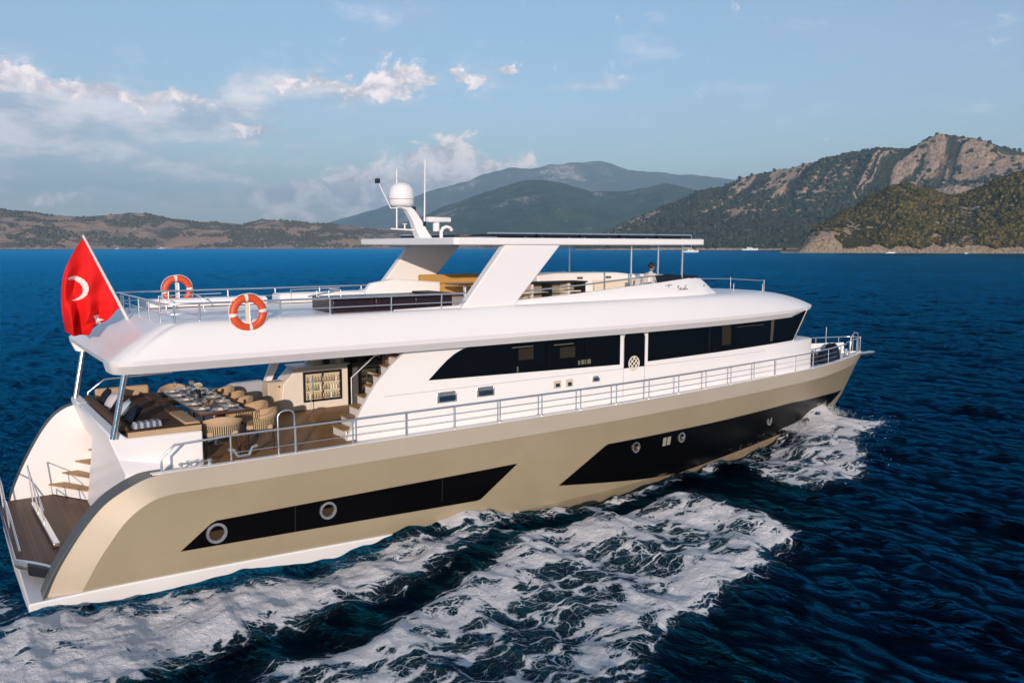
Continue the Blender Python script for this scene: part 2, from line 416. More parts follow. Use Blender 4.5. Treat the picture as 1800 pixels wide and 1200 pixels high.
    e1 = t.vor(1.15, st.outputs[0], 'DISTANCE_TO_EDGE'); e2 = t.vor(3.1, st.outputs[0], 'DISTANCE_TO_EDGE'); e3 = t.vor(8.5, wvec, 'DISTANCE_TO_EDGE')
    nf = t.noise(1.7, 8, .68, wvec); nf2 = t.noise(6.5, 6, .7, wvec)
    br = t.math('ADD', t.math('MULTIPLY', t.math('SUBTRACT', nf, .5), 1.5), t.math('MULTIPLY', t.math('SUBTRACT', nf2, .5), .9))
    den = t.math('ADD', fo, t.math('MULTIPLY', br, .95))
    # width of the foam strands grows with the density until they close up
    w1 = t.math('MULTIPLY', t.math('POWER', t.math('MAXIMUM', den, 0.0), 1.9), .44)
    l1 = t.math('SUBTRACT', w1, e1); l2 = t.math('SUBTRACT', t.math('MULTIPLY', w1, .42), e2); l3 = t.math('SUBTRACT', t.math('MULTIPLY', w1, .24), e3)
    edge = t.math('MAXIMUM', l1, t.math('MAXIMUM', t.math('MULTIPLY', l2, .9), l3))
    lace = edge
    mask = t.math('MULTIPLY', t.step(edge, -.010, .04), t.step(fo, .03, .16))
    fb = t.b; fb.inputs['Roughness'].default_value = .75; fb.inputs['Specular IOR Level'].default_value = .2
    fcol = t.mix(t.step(edge, -.01, .09), (.62, .69, .73), (.98, .98, .98)); lw(fcol, fb.inputs['Base Color'])
    b2 = N.new('ShaderNodeBump'); b2.inputs['Strength'].default_value = 1.0; b2.inputs['Distance'].default_value = .16
    lw(t.math('ADD', lace, t.math('ADD', t.math('MULTIPLY', t.noise(9, 6, .7, wvec), .5), t.math('MULTIPLY', t.noise(26, 4, .7, vec), .35))), b2.inputs['Height']); lw(b2.outputs[0], fb.inputs['Normal'])
    mf = N.new('ShaderNodeMixShader'); lw(mask, mf.inputs[0]); lw(mx.outputs[0], mf.inputs[1]); lw(fb.outputs[0], mf.inputs[2])
    out = [n for n in N if n.type == 'OUTPUT_MATERIAL'][0]; lw(mf.outputs[0], out.inputs['Surface'])
    F = quads(len(th), len(r))
    # close the ring of the grid
    nj = len(r); j = np.arange(nj - 1); a = (len(th) - 1) * nj + j
    F = np.concatenate([F, np.stack([a, a + 1, j + 1, j], -1)])
    F = F[:, ::-1]
    o = npmesh('sea', V, F, m, True, {'foam': D.ravel(), 'aeration': A.ravel()})
    tag(o, 'dark blue choppy sea streaked with white wake foam', 'sea', kind='structure')
make_sea()

# ---- hills
def PXA(px, py, D):
    """bearing and height above the water of a landmark seen from the deck of the camera boat at distance D"""
    return math.atan((px - 900) / 1459.4), 6.3 + D * (433 - py) / sqrt(1459.4**2 + (px - 900)**2) + 0.0
def land(name, label, ridge, D0, Dr, D1, mat, na, nr, amp, gscale, seed, prof=.85, relief=.5, skew=0.0, rockf=None):
    """a range of hills: shore at distance D0, crest at Dr, far side at D1; ridge = crest outline as (bearing, height)"""
    rp = np.array([PXA(px, py, Dr) for px, py in ridge]); a = np.linspace(rp[0, 0], rp[-1, 0], na)
    H = np.interp(a, rp[:, 0], rp[:, 1]); H = H + np.abs(H) * .035 * (fbm(a * 60 + seed, a * 0 + seed, 5, .6) - .5) * 2; k = max(3, na // 160) | 1; H = np.convolve(np.pad(H, k // 2, 'edge'), np.ones(k) / k, 'valid')
    u = np.concatenate([np.linspace(0, 1, nr), np.linspace(1, 1.9, nr // 4)[1:]])
    A, U = np.meshgrid(a, u, indexing='ij')
    d0 = D0 if not callable(D0) else D0(A)
    Rr = d0 + (Dr - d0) * U + np.where(U > 1, (D1 - Dr - (Dr - d0)) * (U - 1), 0)
    x = CAM.x + Rr * (FWD.x * np.cos(A) + RGT.x * np.sin(A)); y = CAM.y + Rr * (FWD.y * np.cos(A) + RGT.y * np.sin(A))
    s = gscale; sx = (x + skew * U * s) / s + seed; sy = y / s + seed * 1.7
    base = np.clip(U, 0, 1)**(prof(A) if callable(prof) else prof); base = np.where(U > 1, 1 - ((U - 1) / .9)**1.3 * 1.1, base)
    rg = fbm(sx, sy, 6, .52, True); nz = fbm(sx * 2.3, sy * 2.3, 5)
    env = np.sin(np.clip(U, 0, 1) * PI)**.7
    h = H[:, None] * (base * (1 + 0) + relief * env * (rg - .62)) + amp * (nz - .5) * np.clip(U * 6, 0, 1)
    h = np.where(U < .002, -3, h)
    rock = np.clip(rockf(A, U, h, H[:, None]), 0, 1) if rockf else np.zeros_like(h)
    if rockf and name == 'rocky_mountain': h = h + (rock - .5) * 11 * np.sin(np.clip(U, 0, 1) * PI)**.6 * sstep(U, .05, .3)
    V = np.stack([x, y, h], -1).reshape(-1, 3)
    o = npmesh(name, V, quads(len(a), len(u))[:, ::-1], mat, True, {'rock': rock.ravel()}); tag(o, label, 'hills', kind='structure')
    gx = np.gradient(h, axis=1) / (np.gradient(Rr, axis=1) + 1e-6)
    return dict(rock=rock, x=x, y=y, h=h, U=U, A=A, rg=rg, nz=nz, slope=gx, s=s, seed=seed)
def hill_mat(name, green, green2, rock, soil, s, rock_lo, rock_hi, soil_lo=.62, soil_hi=.72, bump=1.0, seed=0, shore=None):
    m = pbr(name, green, .9, spec=.15); t = NT(m)
    vec = t.coords((1 / s, 1 / s, 1 / s))
    n1 = t.noise(1.6 + seed * .01, 8, .62, vec, .4); n2 = t.noise(5.5, 7, .65, vec); n3 = t.noise(46, 5, .7, vec); n4 = t.noise(2.6, 6, .55, vec, 1.2)
    veg = t.mix(t.step(n2, .40, .62), green, green2)
    veg = t.mix(t.math('MULTIPLY', t.step(n3, .44, .62), .62), veg, tuple(c * .35 for c in green))
    rk = t.mix(t.step(n3, .36, .62), tuple(c * .55 for c in rock), rock)
    mixr = t.math('ADD', n1, t.math('MULTIPLY', t.math('SUBTRACT', n3, .5), .42))
    c = t.mix(t.step(t.math('ADD', n4, t.math('MULTIPLY', t.math('SUBTRACT', n3, .5), .35)), soil_lo, soil_hi), veg, soil)
    c = t.mix(t.step(mixr, rock_lo, rock_hi), c, rk)
    if shore:
        tc = t.N.new('ShaderNodeTexCoord'); sp = t.N.new('ShaderNodeSeparateXYZ'); t.L(tc.outputs['Object'], sp.inputs[0])
        z = t.math('ADD', sp.outputs[2], t.math('MULTIPLY', t.math('SUBTRACT', n2, .5), shore * 2.6))
        c = t.mix(t.step(z, shore * 1.25, shore * .8), c, rk)
    at = t.attr('rock').outputs['Fac']
    c = t.mix(t.step(t.math('ADD', at, t.math('MULTIPLY', t.math('SUBTRACT', n3, .5), .9)), .42, .62), c, rk)
    t.L(c, t.b.inputs['Base Color']); t.bump(t.math('ADD', n3, n2), bump, s * .02)
    return m
# leaf masses for the woods on the slopes
def blob_templates(k=4):
    out = []
    for q in range(k):
        bm = bmesh.new(); bmesh.ops.create_icosphere(bm, subdivisions=2, radius=1)
        for v in bm.verts:
            n = mnoise.noise(v.co * 2.1 + Vector((q * 7, 0, 0))); v.co *= 1 + .55 * n
            v.co.z = v.co.z * .95 + .45
        V = np.array([v.co[:] for v in bm.verts]); F = np.array([[v.index for v in f.verts] for f in bm.faces]); bm.free(); out.append((V, F))
    return out
BLOBS = blob_templates()
def woods(name, label, g, n, size, dens, mat, umax=1.25, seed=1):
    r2 = np.random.default_rng(seed); na, nu = g['x'].shape
    i = r2.integers(1, na - 1, n * 3); j = r2.integers(1, nu - 1, n * 3); k = dens(g, i, j) > r2.random(len(i)); k &= (g['U'][i, j] < umax) & (g['h'][i, j] > 2)
    i, j = i[k][:n], j[k][:n]
    di, dj = r2.random(len(i)), r2.random(len(i))
    def smp(a):
        return (a[i, j] * (1 - di) + a[i + 1, j] * di) * (1 - dj) + (a[i, np.minimum(j + 1, nu - 1)] * (1 - di) + a[i + 1, np.minimum(j + 1, nu - 1)] * di) * dj
    X, Y, Z = smp(g['x']), smp(g['y']), smp(g['h'])
    VV = []; FF = []; TT = []; off = 0
    for q, (V, F) in enumerate(BLOBS):
        s = np.where(np.arange(len(X)) % len(BLOBS) == q)[0]
        if not len(s): continue
        sc = size * r2.uniform(.55, 1.35, len(s)); a = r2.uniform(0, 2 * PI, len(s)); hh = r2.uniform(.8, 1.35, len(s))
        c, sn = np.cos(a)[:, None], np.sin(a)[:, None]
        vx = (V[None, :, 0] * c - V[None, :, 1] * sn) * sc[:, None] + X[s][:, None]; vy = (V[None, :, 0] * sn + V[None, :, 1] * c) * sc[:, None] + Y[s][:, None]
        vz = V[None, :, 2] * (sc * hh)[:, None] + Z[s][:, None]
        VV.append(np.stack([vx, vy, vz], -1).reshape(-1, 3)); m = len(V)
        FF.append((F[None] + (np.arange(len(s)) * m)[:, None, None] + off).reshape(-1, 3)); off += len(s) * m
        TT.append(np.repeat(r2.random(len(s)), m))
    o = npmesh(name, np.concatenate(VV), np.concatenate(FF), mat, False, {'tint': np.concatenate(TT)})
    tag(o, label, 'woods', kind='stuff')
def leaf_mat(name, a, b, c):
    m = pbr(name, a, .85, spec=.2); t = NT(m); f = t.attr('tint').outputs['Fac']
    t.L(t.ramp(f, [(0, a), (.55, b), (1, c)]), t.b.inputs['Base Color']); return m

# far blue massif, 12 km off
M_far = hill_mat('far_slope', (.07, .08, .05), (.10, .10, .065), (.55, .46, .40), (.24, .20, .15), 900, .56, .68, bump=.6)
land('far_mountain', 'distant hazy blue mountain with a bare summit', [(380, 432), (470, 405), (520, 398), (570, 392), (640, 375), (700, 358), (735, 346), (800, 325), (850, 308), (900, 297), (940, 295), (965, 291), (1010, 287), (1050, 288), (1080, 293), (1110, 301), (1160, 306), (1210, 308), (1260, 311), (1290, 319), (1340, 330), (1420, 345), (1500, 380)], 6700, 8000, 9400, M_far, 420, 80, 40, 1700, 3.1, relief=.45)
# green range behind the yacht
M_mid = hill_mat('green_slope', (.034, .066, .030), (.070, .105, .046), (.50, .43, .36), (.20, .17, .11), 520, .60, .68, .64, .74, bump=1.0, seed=5)
gm = land('mountain', 'green forested range with pale rock scars behind the yacht', [(560, 432), (640, 415), (680, 405), (700, 398), (740, 383), (770, 368), (800, 357), (860, 338), (900, 327), (925, 321), (950, 319), (990, 323), (1020, 332), (1050, 338), (1080, 340), (1110, 337), (1140, 329), (1165, 323), (1190, 324), (1210, 333), (1240, 345), (1290, 352), (1360, 370), (1460, 410)], 3000, 4200, 5300, M_mid, 420, 90, 16, 700, 8.2, relief=.55)
# tawny low hills on the left
M_left = hill_mat('tawny_slope', (.10, .095, .055), (.15, .125, .08), (.46, .35, .26), (.50, .32, .21), 330, .52, .64, .38, .54, bump=1.0, seed=2, shore=3.0)
gl_ = land('hills', 'low tawny hills with dark scrub along the left shore', [(-700, 400), (-500, 372), (-330, 352), (-180, 346), (-60, 358), (0, 366), (60, 375), (95, 381), (150, 381), (190, 378), (225, 376), (260, 377), (300, 384), (350, 389), (390, 393), (430, 396), (460, 390), (490, 387), (540, 391), (600, 398), (650, 400), (700, 402), (760, 407), (850, 416), (960, 428)], 2300, 2760, 3500, M_left, 760, 80, 14, 260, 2.3, relief=.42)
# rocky mountain on the right
M_rock = hill_mat('rocky_slope', (.050, .062, .032), (.085, .085, .048), (.52, .385, .28), (.30, .22, .15), 300, .60, .72, .58, .70, bump=1.1, seed=3, shore=3.0)
gr_ = land('rocky_mountain', 'rocky mountain ridge with bare cliffs and dark gullies on the right', [(1010, 434), (1050, 420), (1075, 406), (1100, 392), (1125, 381), (1150, 371), (1180, 358), (1200, 349), (1220, 337), (1247, 331), (1270, 329), (1285, 322), (1310, 318), (1347, 311), (1387, 307), (1410, 299), (1433, 289), (1460, 282), (1483, 277), (1520, 274), (1550, 271), (1580, 271), (1605, 266), (1630, 256), (1650, 251), (1667, 249), (1690, 250), (1707, 252), (1740, 260), (1770, 272), (1793, 275), (1830, 280), (1900, 292), (2050, 320), (2200, 350), (2450, 420)], 1500, 2100, 2800, M_rock, 700, 150, 22, 420, 5.4, prof=.72, relief=.70, skew=.5, rockf=lambda A, U, h, H: sstep(fbm((A - .15 * U) / .042 + (fbm(A * 22, U * 3, 3) - .5) * 1.6 + 3, U * 1.1, 4, .55, True) + .16 * (fbm(A * 90, U * 9, 4) - .5) + .10 * sstep(A, .44, .50) - .10 * (1 - sstep(A, .22, .36)), .45, .72) * sstep(U, .12, .42))
# wooded headland in front of it
def BRG(px): return math.atan((px - 900) / 1459.4)
M_head = hill_mat('headland_slope', (.055, .054, .020), (.105, .086, .034), (.56, .43, .30), (.32, .23, .12), 110, .60, .68, .58, .66, bump=1.6, seed=4, shore=4.0)
gh_ = land('headland', 'scrub covered headland with pale sea cliffs on the right', [(1372, 441), (1404, 441), (1409, 430), (1416, 420), (1425, 409), (1440, 397), (1455, 388), (1470, 378), (1500, 367), (1517, 353), (1540, 339), (1560, 329), (1580, 325), (1600, 328), (1625, 337), (1660, 345), (1685, 342), (1710, 332), (1740, 319), (1765, 311), (1790, 304), (1850, 290), (1950, 280), (2100, 292), (2300, 330), (2500, 430)], 850, 990, 1300, M_head, 620, 130, 7, 120, 1.2, prof=lambda A: .62 - .40 * (1 - sstep(A, .345, .43)), relief=.50, rockf=lambda A, U, h, H: np.maximum(1 - sstep(h - (5.0 + 15 * (1 - sstep(A, .352, .392)) + 9 * (fbm(A * 70, U * 4, 4) - .5)), -2, 2), .9 * sstep(fbm((A - .02 * U) * 40, U * 16 + A * 30, 4, .6, True), .76, .84)))
L_head = leaf_mat('scrub_leaf', (.026, .028, .008), (.080, .068, .019), (.165, .120, .036))
L_rock = leaf_mat('pine_leaf', (.018, .028, .017), (.036, .048, .024), (.070, .072, .038))
L_left = leaf_mat('dry_leaf', (.060, .060, .036), (.085, .080, .046), (.125, .105, .065))
def dn(lo, hi, f=5.0, top=1.0, cliff=0):
    def q(g, i, j):
        x, y = g['x'][i, j] / g['s'], g['y'][i, j] / g['s']
        v = sstep(fbm(x * f + 3, y * f, 4), lo, hi) * top
        if cliff: v = v * sstep(g['h'][i, j], cliff * .8, cliff * 1.8)
        return v
    return q
woods('headland_scrub', 'dark olive scrub and low trees covering the headland', gh_, 26000, 1.55, lambda g, i, j: dn(.34, .50, 5, .95, 0)(g, i, j) * (1 - sstep(g['rock'][i, j], .2, .5)) + .01, L_head, seed=3)
woods('mountain_pines', 'dark pines in the gullies of the rocky mountain', gr_, 17000, 3.2, lambda g, i, j: .9 * np.maximum(dn(.52, .60, 3.2)(g, i, j), sstep(-g['rg'][i, j], -.58, -.46)) + .06, L_rock, seed=4)
woods('hill_pines', 'dark trees dotted over the tawny hills', gl_, 14000, 2.7, dn(.44, .58, 4, .8), L_left, seed=5)

# ---- haze between the near sea and the far mountains
def make_haze():
    mb = MB(); cx, cy = CAM.x + FWD.x * 4000, CAM.y + FWD.y * 4000
    o = mb.box(cx - 9600, cx + 9600, cy - 9600, cy + 9600, -4.5, 850).build('haze', hm := bpy.data.materials.new('haze_air'), flat=True)
    hm.use_nodes = True; nt = hm.node_tree
    for n in list(nt.nodes): nt.nodes.remove(n)
    out = nt.nodes.new('ShaderNodeOutputMaterial'); pv = nt.nodes.new('ShaderNodeVolumePrincipled')
    pv.inputs['Color'].default_value = (.42, .72, 1, 1); pv.inputs['Density'].default_value = 1.3e-4; pv.inputs['Anisotropy'].default_value = 0
    nt.links.new(pv.outputs[0], out.inputs['Volume'])
    tag(o, 'thin blue haze over the bay', 'haze', kind='stuff')
make_haze()

# ================================================================== MATERIALS OF THE YACHT
def dirty(m, s, amt, rough_amt=.1):
    """slight unevenness so that no surface is a flat tone"""
    t = NT(m); c = tuple(t.b.inputs['Base Color'].default_value)[:3]; n = t.noise(s, 6, .6, t.coords())
    t.L(t.mix(n, tuple(q * (1 - amt) for q in c), tuple(min(1, q * (1 + amt * .4)) for q in c)), t.b.inputs['Base Color'])
    r = t.b.inputs['Roughness'].default_value
    t.L(t.math('ADD', t.math('MULTIPLY', n, rough_amt * 2), r - rough_amt), t.b.inputs['Roughness']); return m
WHITE = dirty(pbr('gelcoat_white', (.86, .845, .83), .36, spec=.4, coat=.08), 1.3, .05, .06)
GOLD = pbr('champagne_paint', (.45, .365, .265), .34, .30, .5, coat=.3)
GOLD2 = pbr('champagne_upper_strip', (.5, .42, .33), .36, .18, .5, coat=.25)  # lighter champagne tone for the strip above the hull knuckle
def gold_nodes(m, ca, cb):
    t = NT(m); v = t.coords((.5, .5, .9)); n = t.noise(.9, 8, .66, v, .6); n2 = t.noise(9, 5, .6, v)
    t.L(t.mix(t.math('ADD', t.math('MULTIPLY', n, .75), t.math('MULTIPLY', n2, .25)), ca, cb), t.b.inputs['Base Color'])
    t.L(t.math('ADD', t.math('MULTIPLY', n, .22), .34), t.b.inputs['Roughness']); t.bump(t.noise(.8, 3, .5, t.coords((1, 1, 1.6))), .12, .03)
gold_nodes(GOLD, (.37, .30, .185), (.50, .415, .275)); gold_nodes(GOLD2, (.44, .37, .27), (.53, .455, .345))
GREY = dirty(pbr('rim_grey', (.10, .105, .10), .5), 3, .2)
STEEL = pbr('polished_steel', (.80, .79, .78), .24, .88)
CHROME = pbr('chrome', (.80, .79, .78), .20, .95)
DGLASS = pbr('dark_glass', (.004, .005, .006), .04, 0, .5, coat=0, ior=1.45)
BLACKP = dirty(pbr('black_panel', (.002, .002, .0025), .30, spec=.08), 2, .3, .05)
BLACK = pbr('black_plastic', (.012, .012, .013), .45)
RUBBER = pbr('black_rubber', (.015, .015, .016), .7)
BEIGE = dirty(pbr('beige_panel', (.62, .52, .40), .5), 4, .1)
TAN = dirty(pbr('tan_cushion', (.52, .36, .22), .85, spec=.2), 14, .14)
BROWN = dirty(pbr('brown_cushion', (.105, .062, .036), .85, spec=.2), 14, .2)
OCHRE = dirty(pbr('ochre_cushion', (.55, .32, .10), .85, spec=.2), 10, .15)
PURPLE = dirty(pbr('aubergine_panel', (.026, .013, .019), .3, spec=.4), 6, .25)
ORANGE = dirty(pbr('orange_shell', (.72, .085, .018), .45), 8, .12)
CREAM = dirty(pbr('cream_cloth', (.74, .66, .54), .8, spec=.2), 20, .1)
PLATE = pbr('glazed_white', (.80, .78, .74), .18)
WOODT = pbr('dark_wood', (.10, .045, .026), .3, coat=.4)
SCREEN = pbr('solar_cell', (.008, .010, .018), .15, spec=.6)
SHIRT = dirty(pbr('white_shirt', (.78, .75, .74), .9), 20, .06); SKIN = pbr('skin', (.42, .24, .16), .55); HAIR = pbr('dark_hair', (.012, .009, .007), .6)
def teak(name, scale, ang, a, b):
    m = pbr(name, a, .5, spec=.3); t = NT(m); v = t.coords()
    sp = t.N.new('ShaderNodeSeparateXYZ'); t.L(v, sp.inputs[0]); q = sp.outputs[1] if ang == 'x' else sp.outputs[0]
    fr = t.math('FRACT', t.math('MULTIPLY', q, scale)); seam = t.step(t.math('ABSOLUTE', t.math('SUBTRACT', fr, .5)), .43, .47)
    idx = t.math('FLOOR', t.math('MULTIPLY', q, scale))
    wn = t.N.new('ShaderNodeTexWhiteNoise'); wn.noise_dimensions = '1D'; t.L(idx, wn.inputs['W'])
    g = t.noise(3, 6, .65, t.coords((1.2, 14, 1) if ang == 'x' else (14, 1.2, 1)))
    pc = t.mix(t.math('ADD', t.math('MULTIPLY', wn.outputs[0], .45), t.math('MULTIPLY', g, .6)), a, b)
    t.L(t.mix(seam, pc, (.012, .010, .008)), t.b.inputs['Base Color']); return m
TEAK = teak('teak_deck', 14, 'x', (.27, .135, .05), (.44, .245, .10))
TEAKD = teak('wet_teak', 14, 'y', (.045, .017, .008), (.14, .058, .024)); NT(TEAKD).b.inputs['Roughness'].default_value = .42; NT(TEAKD).b.inputs['Specular IOR Level'].default_value = .15
TEAKS = teak('step_teak', 20, 'x', (.36, .21, .09), (.48, .30, .14))
WICKER = pbr('rope_weave', (.40, .30, .17), .85)
def wick():
    t = NT(WICKER); tc = t.N.new('ShaderNodeTexCoord'); sp = t.N.new('ShaderNodeSeparateXYZ'); t.L(tc.outputs['Object'], sp.inputs[0])
    an = t.math('ARCTAN2', sp.outputs[1], sp.outputs[0]); s = t.math('SINE', t.math('MULTIPLY', an, 52))
    t.L(t.mix(t.step(s, -.25, .15), (.035, .022, .012), (.50, .38, .22)), t.b.inputs['Base Color'])
wick()

# ================================================================== THE YACHT
Y = empty('motor_yacht')
tag(Y, 'large white and gold three deck motor yacht cruising with a white flybridge hardtop', 'yacht')
def mir(P): return [[(x, -y, z) for x, y, z in r] for r in P]
def spline(pts, n):
    P = [pts[0]] + pts + [pts[-1]]; out = []
    for i in range(1, len(P) - 2):
        p0, p1, p2, p3 = (np.array(P[i + k], float) for k in (-1, 0, 1, 2))
        for q in range(n):
            t = q / n; out.append(tuple(.5 * (2 * p1 + (p2 - p0) * t + (2 * p0 - 5 * p1 + 4 * p2 - p3) * t * t + (3 * p1 - p0 - 3 * p2 + p3) * t**3)))
    return out + [tuple(pts[-1])]

# ---------------- hull
EC = [(.16, -.6), (.16, .29)] + spline([(.16, .30), (.36, .72), (.64, 1.16), (.90, 1.5), (1.16, 1.77), (1.40, 1.93), (1.64, 2.05), (1.90, 2.15), (2.2, 2.2)], 3)[1:]
KC = [(.72, -.6), (.72, .22)] + spline([(.72, .23), (.90, .56), (1.07, .86), (1.28, 1.16), (1.46, 1.40), (1.68, 1.60), (1.92, 1.74), (2.10, 1.80), (2.34, 1.83)], 3)[1:]
def fx(t, z): return t * 28.92 + (xstem(z) - 28.92) * float(sstep(np.array(t), .40, 1.0))
TS = [2.5 / 28.92 + (1 - 2.5 / 28.92) * (i / 70) for i in range(71)]
def hull_side():
    main = []; strip = []
    zs = [-.6, -.3, 0, .2, .4, .6, .8, 1.0, 1.2, 1.4, 1.55, 1.7]
    for (ex, ez), (kx, kz) in zip(EC, KC):
        if kz > -.5: main.append([(kx, -hb(kx, lerp(-1.0, kz, j / 12)), lerp(-1.0, kz, j / 12)) for j in range(13)])
        ky = hb(kx, min(kz, ZK)); strip.append([(lerp(kx, ex, j / 4), -(ky - .13 * j / 4), lerp(kz, ez, j / 4)) for j in range(5)])
    for t in TS:
        main.append([(fx(t, z), -hb(fx(t, z), z), z) for z in [lerp(-1.0, ZK, j / 12) for j in range(13)]])
        strip.append([(fx(t, z), -hb(fx(t, z), z), z) for z in [lerp(ZK, ZD, j / 4) for j in range(5)]])
    return main, strip
hm_, hs_ = hull_side()
mb = MB()
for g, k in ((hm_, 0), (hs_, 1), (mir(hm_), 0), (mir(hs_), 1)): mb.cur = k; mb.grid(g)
mb.cur = 0
mb.add([(.72, -2.78, -.6), (.72, 2.78, -.6), (.72, 2.78, .6), (.72, -2.78, .6)], [(0, 1, 2, 3)])
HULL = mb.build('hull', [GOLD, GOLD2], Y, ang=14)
# grey inner rim along the starboard stern quarter and its white inner face (the port one is the taller wing below)
for s in (1,):
    mb = MB(); mb.grid([[(x, -s * 2.80, z), (x + .02, -s * 2.27, z + .02)] for x, z in EC])
    mb.build('hull_rim', GREY, Y)
    mb = MB(); mb.grid([[(x + .02, -s * 2.27, z + .02), (2.9, -s * 2.27, max(.5, min(z, 2.0)))] for x, z in EC]); mb.build('quarter_panel', WHITE, Y)
# taller port quarter wing
pw = spline([(.10, .55), (.13, .80), (.36, 1.36), (.64, 1.90), (.88, 2.28), (1.12, 2.54), (1.42, 2.69), (1.9, 2.74), (2.6, 2.66), (3.2, 2.3)], 4)
mb = MB(); mb.prism(pw + [(3.2, .5), (.10, .5)], 'y', 2.56, 2.74); mb.build('quarter_wing', WHITE, Y)
mb = MB(); mb.grid([[(x - .012, 2.55, z + .012), (x - .012, 2.80, z + .012)] for x, z in pw]); mb.grid([[(x - .012, 2.80, z + .012), (x + .05, 2.80, z - .09)] for x, z in pw]); mb.build('hull_rim', GREY, Y)
# white boot stripe with a small ledge
def stripe(s):
    P = []
    for i in range(40):
        x = lerp(-.03, 10.2, i / 39); top = .31 - .36 * (max(0, x - 1) / 9.2)**1.3; h0 = hb(max(x, 0), top); h1 = hb(max(x, 0), -.3)
        P.append([(x, -s * (h0 - .2), top), (x, -s * (h0 + .035), top), (x, -s * (h0 + .05), top - .03), (x, -s * (h1 + .05), -.5)])
    return P
mb = MB(); mb.grid(stripe(1)); mb.grid(stripe(-1))
mb.prism([(-.05, -.5), (.30, -.5), (.30, .305), (-.03, .305), (-.05, .285)], 'y', -2.83, 2.83)
mb.build('boot_stripe', WHITE, Y, ang=30)
# dark recess under the bathing platform
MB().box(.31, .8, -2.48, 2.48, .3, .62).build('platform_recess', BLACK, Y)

def hull_panel(poly_lo, poly_hi, n=70, off=.006, s=1, x0=None, x1=None):
    x0 = poly_lo[0][0] if x0 is None else x0; x1 = poly_lo[-1][0] if x1 is None else x1
    P = []
    for i in range(n + 1):
        x = lerp(x0, x1, i / n); lo = np.interp(x, *zip(*poly_lo)); hi = np.interp(x, *zip(*poly_hi))
        P.append([(x, -s * (hb(x, lerp(lo, hi, j / 8)) + off), lerp(lo, hi, j / 8)) for j in range(9)])
    return P
PORTH = []
def porthole(parent, x, z, r, s=1):
    e = MB(); a = hb(x + .2, z) - hb(x - .2, z); rz = math.atan2(a, .4)
    prof = [(r * .70, -.01), (r * .72, .03), (r * .98, .035), (r, .0)]
    rg = [[(r_ * cos(q), -h, r_ * sin(q)) for q in [2 * PI * k / 28 for k in range(28)]] for r_, h in prof]
    e.loft(rg, False); o = e.build('porthole_ring', STEEL, parent)
    o.location = (x, -s * (hb(x, z) + .006), z); o.rotation_euler = (0, 0, -s * rz if s == 1 else PI + rz)
    g = MB(); g.loft([[(r * .71 * cos(q), -h, r * .71 * sin(q)) for q in [2 * PI * k / 24 for k in range(24)]] for h in (0, .004)]); g2 = g.build('porthole_glass', PGLASS, parent)
    g2.location = o.location; g2.rotation_euler = o.rotation_euler
PGLASS = pbr('smoked_glass', (.05, .035, .02), .06, spec=.6)
for s in (1, -1):
    p1 = MB().grid(hull_panel([(2.42, .69), (9.04, .46), (10.06, 1.16)], [(2.42, .695), (3.02, 1.165), (10.06, 1.18)], s=s)).build('hull_window', BLACKP, Y)
    porthole(p1, 3.07, .92, .20, s); porthole(p1, 5.30, .94, .185, s)
    p2 = MB().grid(hull_panel([(11.41, .39), (14.94, -.06), (16.32, -.2), (19.8, -.14), (22.5, -.10), (24.69, -.07), (25.74, .08), (26.4, .34), (27.35, .80)], [(11.41, .395), (12.97, 1.23), (15.6, 1.20), (18.31, 1.15), (22.13, 1.12), (24.84, .96), (26.73, .84), (27.35, .83)], s=s, n=130)).build('hull_window', BLACKP, Y)
    porthole(p2, 14.06, .98, .15, s); porthole(p2, 16.0, .95, .15, s); porthole(p2, 21.0, .66, .15, s); porthole(p2, 25.75, .52, .10, s)
    for x0 in (15.18, 15.37): MB().grid(hull_panel([(x0, .82), (x0 + .15, .82)], [(x0, 1.06), (x0 + .15, 1.06)], 4, .014, s)).build('window_blind', globals().setdefault('BLINDH', pbr('cabin_blind', (.30, .29, .24), .5)), p2)
    MB().grid(hull_panel([(24.95, .36), (25.12, .36)], [(25.1, .66), (25.27, .66)], 4, .014, s)).build('window_blind', globals()['BLINDH'], p2)
    for xs_ in (4.6, 8.0): MB().grid(hull_panel([(xs_, .62), (xs_ + .02, .62)], [(xs_, 1.165), (xs_ + .02, 1.165)], 1, .010, s)).build('panel_seam', BLACK, p1)
# ---------------- decks
def dk(x): return hb(x, 2.2)
def ring(x, a, b): return [(x, -(dk(x) - a), 2.208), (x, -(dk(x) - b), 2.208), (x, -(dk(x) - b), 2.08), (x, -(dk(x) - a), 2.08)]
xsg = [2.0 + 26.6 * i / 90 for i in range(91)]
mb = MB(); G = [[(x, -dk(x) + .002, 2.19), (x, -dk(x) + .012, 2.208), (x, -max(dk(x) - .16, .01), 2.208), (x, -max(dk(x) - .17, .005), 2.09)] for x in xsg]
mb.grid(G); mb.grid(mir(G)); mb.build('gunwale', WHITE, Y, ang=40)
mb = MB(); mb.grid([[(x, -max(dk(x) - .15, .01), 2.10), (x, max(dk(x) - .15, .01), 2.10)] for x in [3.0 + 25.4 * i / 60 for i in range(61)]])
mb.grid([[(x, -2.66, 2.10), (x, 2.66, 2.10)] for x in (1.9, 3.0)]); mb.build('side_deck', WHITE, Y)
mb = MB(); mb.prism([(2.6, -2.58), (8.6, -2.02), (8.6, 2.0), (2.6, 2.5)], 'z', 2.11, 2.135)
mb.v = []; mb.f = []; mb.mi = []
mb.prism([(3.06, -2.55), (6.02, -2.55), (6.30, -2.10), (9.0, -2.0), (9.0, 2.0), (6.3, 2.4), (3.06, 2.5)], 'z', 2.105, 2.135); mb.build('cockpit_floor', TEAK, Y)
